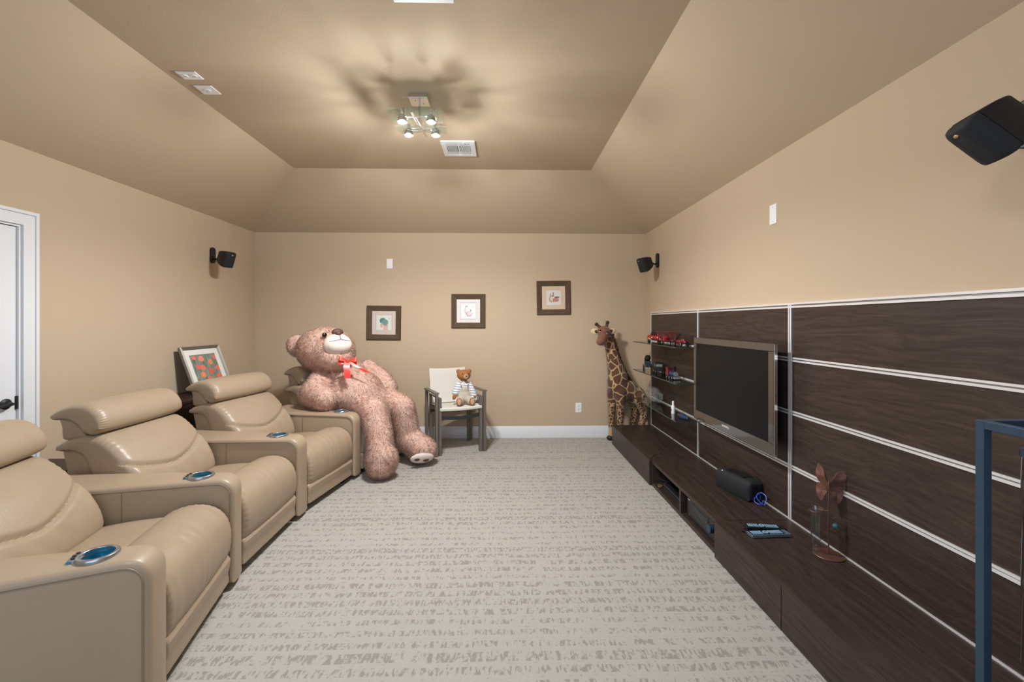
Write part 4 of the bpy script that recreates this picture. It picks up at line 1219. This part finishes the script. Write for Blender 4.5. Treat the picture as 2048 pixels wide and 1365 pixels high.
def cupholder(parent, x, y, z, rz):
    ch = MB().use('cup_ring').lathe([(.046, 0), (.061, 0), (.062, .010), (.059, .0165), (.051, .018), (.047, .016), (.046, .0)], n=40)
    ch.box((-.058, .0, .008), (.030, .058, .0155)).box((-.05, -.02, .008), (.03, .03, .0155))
    o = ch.build('cup_holder', parent, .0015)
    o.location = (x, y, z); o.rotation_euler = (0, 0, rz)
    MB().use('cup_blue').lathe([(.0465, .012), (.0455, -.050), (.038, -.058), (0, -.058)], n=36).build('cup_liner', o)
    for (px_, py_) in ((-.062, .018), (-.064, -.002), (-.060, -.020)):
        MB().use('toyblack').lathe([(0, 0), (.006, 0), (.006, .0035), (0, .0035)], (px_, py_, .0155), 14).build('control_button', o)
    MB().use('cup_blue').bb(-.070, -.058, -.0365, -.034, .003, .013).build('usb_port', o)
def W2L(i, wx, wy):
    ox, oy, th = seats[i]; c, s = math.cos(th), math.sin(th); dx, dy = wx-ox, wy-oy
    return dx*c+dy*s, -dx*s+dy*c
def L2W(st_, x, y):
    ox, oy, th = st_; c, s = math.cos(th), math.sin(th)
    return ox+x*c-y*s, oy+x*s+y*c
def arm_part(parent, i, side, cup):
    """wedge arm between seat i and its neighbour, in seat i's own frame; side +1 far, -1 near"""
    G = .006
    j = i+side
    if 0 <= j < 4: nb = seats[j]
    else:
        # mirrored imaginary neighbour
        ox, oy, th = seats[i]; stp = math.radians(-11.5*side)
        cxw, cyw = cup
        d = side*.42; th2 = th+stp
        nb = (cxw-(-.18)*math.cos(th2)-d*math.sin(th2), cyw-(-.18)*math.sin(th2)+d*math.cos(th2), th2)
    p0 = W2L(i, *L2W(nb, .0, -side*(SW/2+G))); p1 = W2L(i, *L2W(nb, -.97, -side*(SW/2+G)))
    def far(x):
        t_ = (x-p0[0])/(p1[0]-p0[0]); return p0[1]+(p1[1]-p0[1])*t_
    near = lambda x: side*(SW/2+G)
    prof = [(0, .035)]+[(0, .48)]
    rr = .075
    for q in np.linspace(0, PI/2, 9): prof.append((-rr+rr*math.cos(q), .585-rr+rr*math.sin(q)))
    prof += [(-.4, .587), (-.7, .585)]
    for q in np.linspace(0, PI/2, 7): prof.append((-.90-.06*math.sin(q), .585-.06+.06*math.cos(q)))
    prof += [(-.955, .035)]
    dens = []
    for a, b2 in zip(prof, prof[1:]+prof[:1]):
        for t_ in np.linspace(0, 1, 8, endpoint=False): dens.append((a[0]+(b2[0]-a[0])*t_, a[1]+(b2[1]-a[1])*t_))
    W0 = .2
    def ymap(x, y):
        lo, hi = (near(x), far(x)) if side > 0 else (far(x), near(x))
        u = y+W0/2
        if y < -W0/2+.032: return lo+u
        if y > W0/2-.032: return hi-(W0/2-y)
        f = (u-.032)/(W0-.064); return (lo+.032)+(hi-lo-.064)*f
    m_ = MB().use('leather')
    pillow(m_, dens, W0, .022, 4, 150, bulge=.004, spline=False, ymap=ymap)
    cl = W2L(i, *cup)
    tmp = bpy.data.objects.new('tmp', m_.mesh('armrest')); COL.objects.link(tmp)
    cut = bpy.data.objects.new('cut', MB().use('leather').cyl((cl[0], cl[1], .50), (cl[0], cl[1], .70), .050, n=36).mesh('cut')); COL.objects.link(cut)
    bo = tmp.modifiers.new('b', 'BOOLEAN'); bo.operation = 'DIFFERENCE'; bo.object = cut; bo.solver = 'EXACT'
    dg = bpy.context.evaluated_depsgraph_get(); dg.update()
    ame = bpy.data.meshes.new_from_object(tmp.evaluated_get(dg)); ame.name = 'armrest'
    bpy.data.objects.remove(tmp); bpy.data.objects.remove(cut)
    ame.shade_smooth(); ame.set_sharp_from_angle(angle=math.radians(35))
    arm = link('armrest', ame, parent)
    # piping following the top and front edge on both faces, and a stitched joint
    pp_ = MB().use('seam')
    path = [(-.018, z) for z in np.linspace(.05, .49, 8)]+[(-.018-.062+.062*math.cos(q), .503+.062*math.sin(q)) for q in np.linspace(.1, PI/2, 8)]+[(x, .566) for x in np.linspace(-.12, -.90, 14)]
    for fn, sg in ((near, -side), (far, side)):
        pp_.tube([(x, fn(x)+sg*.0035, z) for x, z in path], .0032, 6)
        pp_.tube([(-.50, fn(-.50)+sg*.0036, z) for z in np.linspace(.06, .56, 10)], .0014, 5)
    pp_.build('piping', arm)
    cl = W2L(i, *cup)
    cupholder(arm, cl[0], cl[1], .5845, (p1[1]-p0[1]) and math.atan2(-(far(-.6)+near(-.6))/2+(far(0)+near(0))/2, .6))
    return arm

labels = ['beige leather recliner nearest the camera, cut off by the left edge',
          'beige leather recliner second from the camera, below the leaning poppy picture',
          'beige leather recliner third from the camera, next to the big bear recliner',
          'beige leather recliner carrying the giant pink teddy bear']
first = None
for i, (ox, oy, th) in enumerate(seats):
    if first is None:
        r = thing('theater_recliner', labels[0], 'recliner', (ox, oy, 0), th, 'row of theater recliners')
        first = r
        m_ = MB().use('leather'); pillow(m_, base_prof, SW-.01, .02, 8, 90); m_.build('base', r)
        m_ = MB().use('leather'); pillow(m_, foot_prof, SW-.012, .035, 60, 90, bulge=.006, deform=seat_def); m_.build('footrest', r)
        m_ = MB().use('leather'); pillow(m_, seat_prof, SW-.008, .03, 14, 80, bulge=.008); m_.build('seat_cushion', r)
        m_ = MB().use('leather'); pillow(m_, back_prof, .645, .045, 44, 170, bulge=.010, deform=back_def, y0=-.015); bk = m_.build('backrest', r)
        m_ = MB().use('leather'); pillow(m_, shell_prof, .60, .02, 6, 70, y0=-.015); m_.build('back_shell', bk)
        m_ = MB().use('leather'); pillow(m_, head_prof, .645, .045, 34, 190, bulge=.008, deform=pleats(.0026, 50), y0=-.015); hd_ = m_.build('headrest', r)
        m_ = MB().use('leather'); pillow(m_, hshell_prof, .60, .02, 6, 60, y0=-.015); m_.build('headrest_shell', hd_)
        for (x, y) in ((-.10, -.27), (-.10, .27), (-.85, -.27), (-.85, .27)):
            MB().use('toyblack').bb(x-.03, x+.03, y-.025, y+.025, 0, .052).build('foot', r, .003)
        core = list(r.children)
    else:
        r = first.copy(); COL.objects.link(r); r.location = (ox, oy, 0); r.rotation_euler = (0, 0, th); r['label'] = labels[i]
        for ch in core:
            c = ch.copy(); COL.objects.link(c); c.parent = r
            for g_ in ch.children:
                d = g_.copy(); COL.objects.link(d); d.parent = c
    arm_part(r, i, 1, cups[i+1])
    if i == 0: arm_part(r, 0, -1, cups[0])

# ================================================================== GIANT TEDDY BEAR
bear = thing('giant_teddy_bear', 'giant pink plush teddy bear with red ribbon slumped on the far recliner', 'teddy bear', (0, 0, 0))
b = MB().use('pinkfur')
b.ell((-1.80, 4.55, 1.128), (.285, .275, .235), (0, .15, 0))
b.ell((-1.72, 4.48, 1.14), (.22, .22, .19))
b.ell((-1.66, 4.40, 1.06), (.17, .17, .13))
b.ell((-2.115, 4.60, 1.175), (.105, .055, .115), (0, -.1, .35)); b.ell((-2.02, 4.59, 1.17), (.06, .05, .08))
b.ell((-1.76, 4.825, 1.20), (.06, .09, .10))
b.ell((-1.70, 4.60, .93), (.20, .20, .14))
b.ell((-1.62, 4.60, .83), (.275, .27, .20), (0, .5, 0))
b.ell((-1.475, 4.50, .69), (.285, .30, .24), (0, .5, 0))
b.ell((-1.40, 4.55, .615), (.27, .30, .185))
# arms
b.cone((-1.79, 4.40, .845), (-1.80, 4.27, .725), .105, .135)
b.cone((-1.80, 4.27, .725), (-1.66, 4.165, .690), .135, .112)
b.cone((-1.44, 4.76, .93), (-1.28, 4.74, .80), .085, .10)
b.cone((-1.28, 4.74, .80), (-1.20, 4.70, .72), .10, .09)
# legs
b.cone((-1.42, 4.40, .575), (-1.215, 4.19, .565), .145, .135)
b.cone((-1.215, 4.19, .565), (-1.125, 4.08, .36), .135, .115)
b.cone((-1.125, 4.08, .36), (-1.11, 4.03, .25), .115, .12)
b.ell((-1.085, 4.0, .17), (.145, .125, .155), (.0, .1, 0)); b.ell((-1.09, 3.97, .12), (.115, .11, .10))
b.cone((-1.22, 4.62, .60), (-1.02, 4.49, .535), .145, .14)
b.cone((-1.02, 4.49, .535), (-.96, 4.48, .28), .14, .125)
b.cone((-.96, 4.48, .25), (-.80, 4.40, .15), .13, .125)
b.ell((-.80, 4.40, .155), (.155, .13, .125), (0, .15, -.3))
me = remesh(b, .016, 6)
fm_ = fur(me, 150000, .021, .0024, 'pinkfur', comb=(0.05, -.05, -.40), jit=.42, seed=3)
o = link('body', fm_, bear)
# face
mz = MB().use('muzzle').ell((0, 0, 0), (.135, .105, .115)).ell((.0, -.03, -.035), (.115, .08, .075))
F = Matrix.Translation((-1.605, 4.335, 1.195)) @ Matrix.Rotation(math.radians(38), 4, 'Z') @ Matrix.Rotation(math.radians(-38), 4, 'X')
mo = link('muzzle', remesh(mz, .009, 4), bear); mo.data.materials.clear(); mo.data.materials.append(M['muzzle']); mo.matrix_local = F
no = MB().use('nose').ell((0, -.075, .098), (.056, .036, .036)).ell((0, -.085, .075), (.03, .028, .03)).build('nose', mo)
MB().use('nose').tube(catmull([(-.095, -.071, -.008), (-.055, -.099, -.022), (-.01, -.111, -.018), (0, -.113, -.008), (.01, -.111, -.018), (.055, -.099, -.022), (.095, -.071, -.008)], 30, False), .0028, 6)\
    .tube([(0, -.113, -.008), (0, -.112, .03), (0, -.104, .065)], .0022, 6).build('mouth_stitching', mo)
for (cx, cy, cz) in ((-1.716, 4.295, 1.292), (-1.66, 4.775, 1.19)):
    MB().use('eye').ell((cx, cy, cz), .023, n=18).use('eyewhite_glint').ell((cx+.006, cy-.020, cz+.010), .0045, n=8, m=6).build('eye', bear)  # the small white bead is a painted glint on each eye
# ribbon bow
rb = MB().use('ribbon')
def loop_(sgn):
    P = catmull([(0, 0, 0), (sgn*.03, -.008, .020), (sgn*.055, -.012, .022), (sgn*.058, -.004, -.006), (sgn*.03, .004, -.012)], 30)
    vs = []; n = len(P)
    for p in P:
        d_ = .008; zz = abs(p[0])*.42+.010
        vs += [(p[0], p[1]-d_, p[2]-zz*.5), (p[0], p[1]+d_*.4, p[2]+zz*.5)]
    fs = [(2*i, 2*((i+1) % n), 2*((i+1) % n)+1, 2*i+1) for i in range(n)]
    rb.add(vs, fs)
loop_(1); loop_(-1)
rb.ell((0, -.004, .002), (.014, .016, .014))
def tail_(pts, w_):
    P = catmull(pts, 16, False); vs = []
    for p in P: vs += [(p[0]-w_*.5, p[1], p[2]), (p[0]+w_*.5, p[1], p[2]), (p[0]+w_*.5, p[1]+.002, p[2]), (p[0]-w_*.5, p[1]+.002, p[2])]
    n = len(P); fs = [(0, 1, 2, 3), tuple(4*(n-1)+k for k in (3, 2, 1, 0))]
    for i in range(n-1):
        for k in range(4): fs.append((4*i+k, 4*i+(k+1) % 4, 4*(i+1)+(k+1) % 4, 4*(i+1)+k))
    rb.add(vs, fs)
tail_([(0, -.01, 0), (-.004, -.035, -.04), (.006, -.05, -.085), (.012, -.055, -.125)], .040)
tail_([(.01, -.01, .0), (.05, -.02, -.024), (.09, -.03, -.045), (.135, -.03, -.07)], .034)
ro = rb.build('ribbon_bow', bear); ro.location = (-1.470, 4.225, 1.040); ro.rotation_euler = (0, .12, .35); ro.scale = (1.4, 1.3, 1.2); ro['label'] = 'red satin ribbon bow'
# foot pad facing the camera on the far foot
pd = MB().use('muzzle').ell((0, 0, 0), (.115, .030, .062)).build('foot_pad', bear)
pd.matrix_local = Matrix.Translation((-.775, 4.285, .098)) @ Matrix.Rotation(math.radians(20), 4, 'Z') @ Matrix.Rotation(math.radians(32), 4, 'X')
MB().use('nose').ell((.035, -.0285, -.006), (.030, .006, .018)).ell((-.052, -.0265, .012), (.026, .006, .018)).build('paw_print', pd)

# ================================================================== ARMCHAIR NEAR BACK WALL
ch = thing('patio_armchair', 'taupe metal armchair with cream sling seat against the back wall', 'chair', (-.442, 4.748, 0), math.atan2(.204, .515))
# local: x across, -y front, +y to the wall
Wc, Dc, Ha = .555, .50, .672
for s in (-1, 1):
    x = s*(Wc/2-.012)
    f_ = MB().use('chairmetal')
    f_.bb(x-.014, x+.014, -.024, .024, 0, Ha).bb(x-.014, x+.014, Dc-.022, Dc+.022, 0, Ha-.02)
    f_.add([Vector((x+a*.024, b_, c)) for a in (-1, 1) for (b_, c) in ((-.022, Ha-.016), (-.022, Ha), (Dc+.03, Ha-.02), (Dc+.03, Ha-.036))],
           [(0, 1, 2, 3), (7, 6, 5, 4), (0, 4, 5, 1), (1, 5, 6, 2), (2, 6, 7, 3), (3, 7, 4, 0)])
    f_.build('outer_side_frame', ch, .0015)
    x2 = x-s*.040
    g_ = MB().use('chairmetal')
    g_.bb(x2-.014, x2+.014, -.006, .036, 0.0, Ha-.075).bb(x2-.010, x2+.010, Dc-.05, Dc-.015, 0, Ha-.085)
    g_.bar((x2, -.004, Ha-.068), (x2, Dc-.015, Ha-.085), .03, .014)
    g_.build('inner_side_frame', ch, .0015)
m_ = MB().use('chairdark')
hy_ = []
for i in range(13):
    u = i/12; hy_.append((-.235+.47*u, .02, .405-.022*math.sin(PI*u)))
for a, b_ in zip(hy_, hy_[1:]): m_.bar(a, b_, .014, .036)
m_.build('stretcher', ch)
MB().use('chairdark').bar((-.235, .44, .40), (.235, .44, .40), .014, .03).build('stretcher', ch)
for s in (-1, 1):
    MB().use('chairmetal').tube([(s*.215, -.005, .486), (s*.215, .20, .478), (s*.215, .42, .464), (s*.208, .485, .50), (s*.204, .545, .66), (s*.200, .588, .850)], .0085, 8).build('seat_rail', ch)
MB().use('chairmetal').bar((-.200, .588, .850), (.200, .588, .850), .010, .012).build('back_crossbar', ch)
MB().use('chairmetal').bar((-.235, .02, .470), (.235, .02, .470), .016, .02).build('front_crossbar', ch)
def sheet(rows, th=.004):
    """rows: list of (x0,x1,y,z) strips -> a thin curved cloth"""
    mb = MB().use('sling'); vs = []
    P = catmull([(r[2], r[3]) for r in rows], 26, False)
    xs = np.interp(np.linspace(0, 1, 26), np.linspace(0, 1, len(rows)), [r[1] for r in rows])
    K = 10
    for (y, z), x in zip(P, xs):
        for j in range(K+1):
            u = -1+2*j/K; vs.append((x*u, y, z-.008*(1-u*u)))
    n0 = len(vs); vs += [(a, b2+.002, c-th) for a, b2, c in vs]
    fs = []
    for i in range(25):
        for j in range(K):
            a = i*(K+1)+j; fs.append((a, a+1, a+K+2, a+K+1)); fs.append((n0+a, n0+a+K+1, n0+a+K+2, n0+a+1))
    for i in range(25):
        for j in (0, K):
            a = i*(K+1)+j; fs.append((a, a+K+1, n0+a+K+1, n0+a))
    for i in (0, 25):
        for j in range(K):
            a = i*(K+1)+j; fs.append((a, a+1, n0+a+1, n0+a))
    return mb.add(vs, fs)
sheet([(-.232, .232, -.018, .480), (-.232, .232, -.008, .506), (-.232, .232, .08, .506), (-.232, .232, .25, .495), (-.232, .232, .43, .486)]).build('seat', ch)
sheet([(-.225, .225, .452, .490), (-.225, .225, .478, .54), (-.222, .222, .528, .68), (-.218, .218, .566, .84), (-.218, .218, .577, .872), (-.218, .218, .590, .862)]).build('backrest', ch)

# ------------------------------------------------------------------ small teddy on the chair
td = thing('small_teddy_bear', 'small caramel teddy bear in striped shirt and beige overalls on the armchair', 'teddy bear', (-.428, 4.955, .503), math.radians(12))
b = MB().use('teddy')
b.ell((0, 0, .318), (.078, .062, .062)); b.ell((-.062, .004, .362), (.026, .016, .026)); b.ell((.062, .004, .362), (.026, .016, .026))
b.ell((0.012, -.050, .305), (.034, .034, .032))
b.ell((0, 0, .25), (.035, .035, .03)); b.ell((0, .0, .10), (.07, .06, .095)); b.ell((0, 0, .18), (.062, .05, .06))
for s in (-1, 1):
    b.cone((s*.06, -.0, .205), (s*.095, -.025, .12), .027, .027); b.cone((s*.095, -.025, .12), (s*.115, -.05, .075), .026, .022)
    b.cone((s*.04, -.04, .045), (s*.065, -.14, .035), .036, .030)
    b.ell((s*.07, -.162, .046), (.032, .024, .044))
me = remesh(b, .007, 3); o = link('body', me, td); me.materials.clear(); me.materials.append(M['teddy'])
MB().use('teddysnout').ell((0.016, -.070, .305), (.029, .026, .030)).build('snout', td)
MB().use('nose').ell((0.016, -.094, .318), (.011, .008, .008)).build('nose', td)
for q in (-.022, .048): MB().use('eye').ell((q, -.056, .338), .006, n=10).build('eye', td)
b = MB().use('stripe'); b.ell((0, 0, .175), (.073, .062, .075)); b.ell((0, 0, .235), (.045, .043, .022))
for s in (-1, 1):
    b.cone((s*.06, 0, .21), (s*.098, -.022, .125), .034, .037)
b.cone((.098, -.022, .125), (.115, -.03, .06), .037, .040)
me = remesh(b, .006, 2); o = link('striped_shirt', me, td); me.materials.clear(); me.materials.append(M['stripe'])
b = MB().use('overall'); b.ell((0, -.008, .09), (.079, .068, .085)); b.ell((0, -.038, .165), (.048, .03, .05))
for s in (-1, 1): b.cone((s*.042, -.04, .05), (s*.062, -.115, .042), .044, .042)
me = remesh(b, .007, 3); o = link('overalls', me, td); me.materials.clear(); me.materials.append(M['overall'])
for s in (-1, 1):
    MB().use('overall').tube([(s*.036, -.06, .205), (s*.046, -.03, .245), (s*.04, .02, .235)], .007, 8).build('strap', td)
    MB().use('nose').ell((s*.036, -.068, .203), (.007, .004, .007), n=10, m=6).build('button', td)
for s in (-1, 1):
    MB().use('teddypad').ell((s*.071, -.182, .048), (.022, .007, .033)).build('foot_pad', td)

# ================================================================== GIRAFFE
gi = thing('plush_giraffe', 'tall standing plush giraffe in the far right corner', 'giraffe', (0, 0, 0))
b = MB().use('giraffe')
b.ell((1.375, 5.19, .67), (.125, .11, .17), (0, -.25, 0))
b.ell((1.47, 5.20, .605), (.17, .105, .125), (0, .25, 0))
b.ell((1.585, 5.215, .545), (.125, .095, .115), (0, .2, 0))
b.cone((1.375, 5.19, .76), (1.315, 5.19, .98), .115, .075)
b.cone((1.315, 5.19, .98), (1.265, 5.185, 1.20), .075, .052)
b.cone((1.265, 5.185, 1.20), (1.225, 5.165, 1.285), .05, .050)
b.ell((1.198, 5.140, 1.300), (.080, .074, .072)); b.cone((1.185, 5.10, 1.275), (1.138, 5.045, 1.195), .060, .048)
b.ell((1.132, 5.035, 1.186), (.049, .042, .038))
for (x0, y0, x1, y1) in ((1.325, 5.23, 1.312, 5.255), (1.395, 5.14, 1.385, 5.13)):
    b.cone((x0, y0, .60), (x1, y1, .34), .072, .040); b.cone((x1, y1, .34), (x1, y1, .12), .040, .032); b.cone((x1, y1, .12), (x1, y1, .05), .032, .036)
for (x0, y0, x1, y1, x2) in ((1.58, 5.27, 1.61, 5.29, 1.565), (1.62, 5.15, 1.68, 5.15, 1.615)):
    b.cone((x0, y0, .52), (x1, y1, .34), .078, .045); b.cone((x1, y1, .34), (x2, y1, .12), .044, .032); b.cone((x2, y1, .12), (x2, y1, .05), .032, .035)
me = remesh(b, .009, 6)
gf = fur(me, 26000, .009, .0022, 'giraffe', comb=(0, 0, -.8), jit=.3, seed=9)
link('body', gf, gi)
for (x, y) in ((1.312, 5.255), (1.385, 5.13), (1.565, 5.29), (1.615, 5.15)):
    MB().use('toyblack').ell((x-.012, y-.008, .030), (.048, .040, .030)).build('hoof', gi)
for (a, b_) in (((1.160, 5.155, 1.350), (1.120, 5.16, 1.385)), ((1.228, 5.15, 1.360), (1.240, 5.155, 1.405))):
    a, b_ = Vector(a), Vector(b_)
    hn = MB().use('mane').cyl(a-(b_-a)*.5, b_, .022, .016, n=14).use('toyblack').ell(b_+(b_-a)*.15, (.022, .020, .021)).build('horn', gi)
for (c, s) in (((1.105, 5.165, 1.305), -1), ((1.285, 5.150, 1.312), 1)):
    c = (c[0]+s*.010, c[1], c[2]); MB().use('cream').ell(c, (.050, .014, .036), (0, -.25*s, .2*s)).use('mane').ell((c[0]-s*.010, c[1]-.012, c[2]), (.026, .005, .020), (0, -.25*s, .2*s)).build('ear', gi)
for (c) in ((1.142, 5.085, 1.315), (1.215, 5.058, 1.298)):
    MB().use('eye').ell(c, .0125, n=14).use('eyewhite_glint').ell((c[0]-.004, c[1]-.004, c[2]-.008), (.012, .008, .0055), n=10, m=6).build('eye', gi)
mn = MB().use('mane')
mp = catmull([(1.262, 5.20, 1.325), (1.305, 5.215, 1.22), (1.35, 5.23, 1.08), (1.40, 5.235, .93), (1.46, 5.235, .80), (1.52, 5.23, .71)], 44, False)
for i, p in enumerate(mp):
    for k_ in range(5):
        dx = random.uniform(.028, .048); mn.tube([p+np.array([-.012, random.uniform(-.010, .010), 0]), p+np.array([dx*.6, random.uniform(-.006, .006), .010]), p+np.array([dx, random.uniform(-.01, .01), random.uniform(.008, .028)])], [.007, .006, .001], 5)
mn.build('mane', gi)
MB().use('giraffe').tube(catmull([(1.68, 5.22, .58), (1.715, 5.22, .50), (1.715, 5.21, .36), (1.71, 5.2, .30)], 12, False), .009, 8).use('toyblack').ell((1.708, 5.20, .27), (.018, .018, .045)).build('tail', gi)
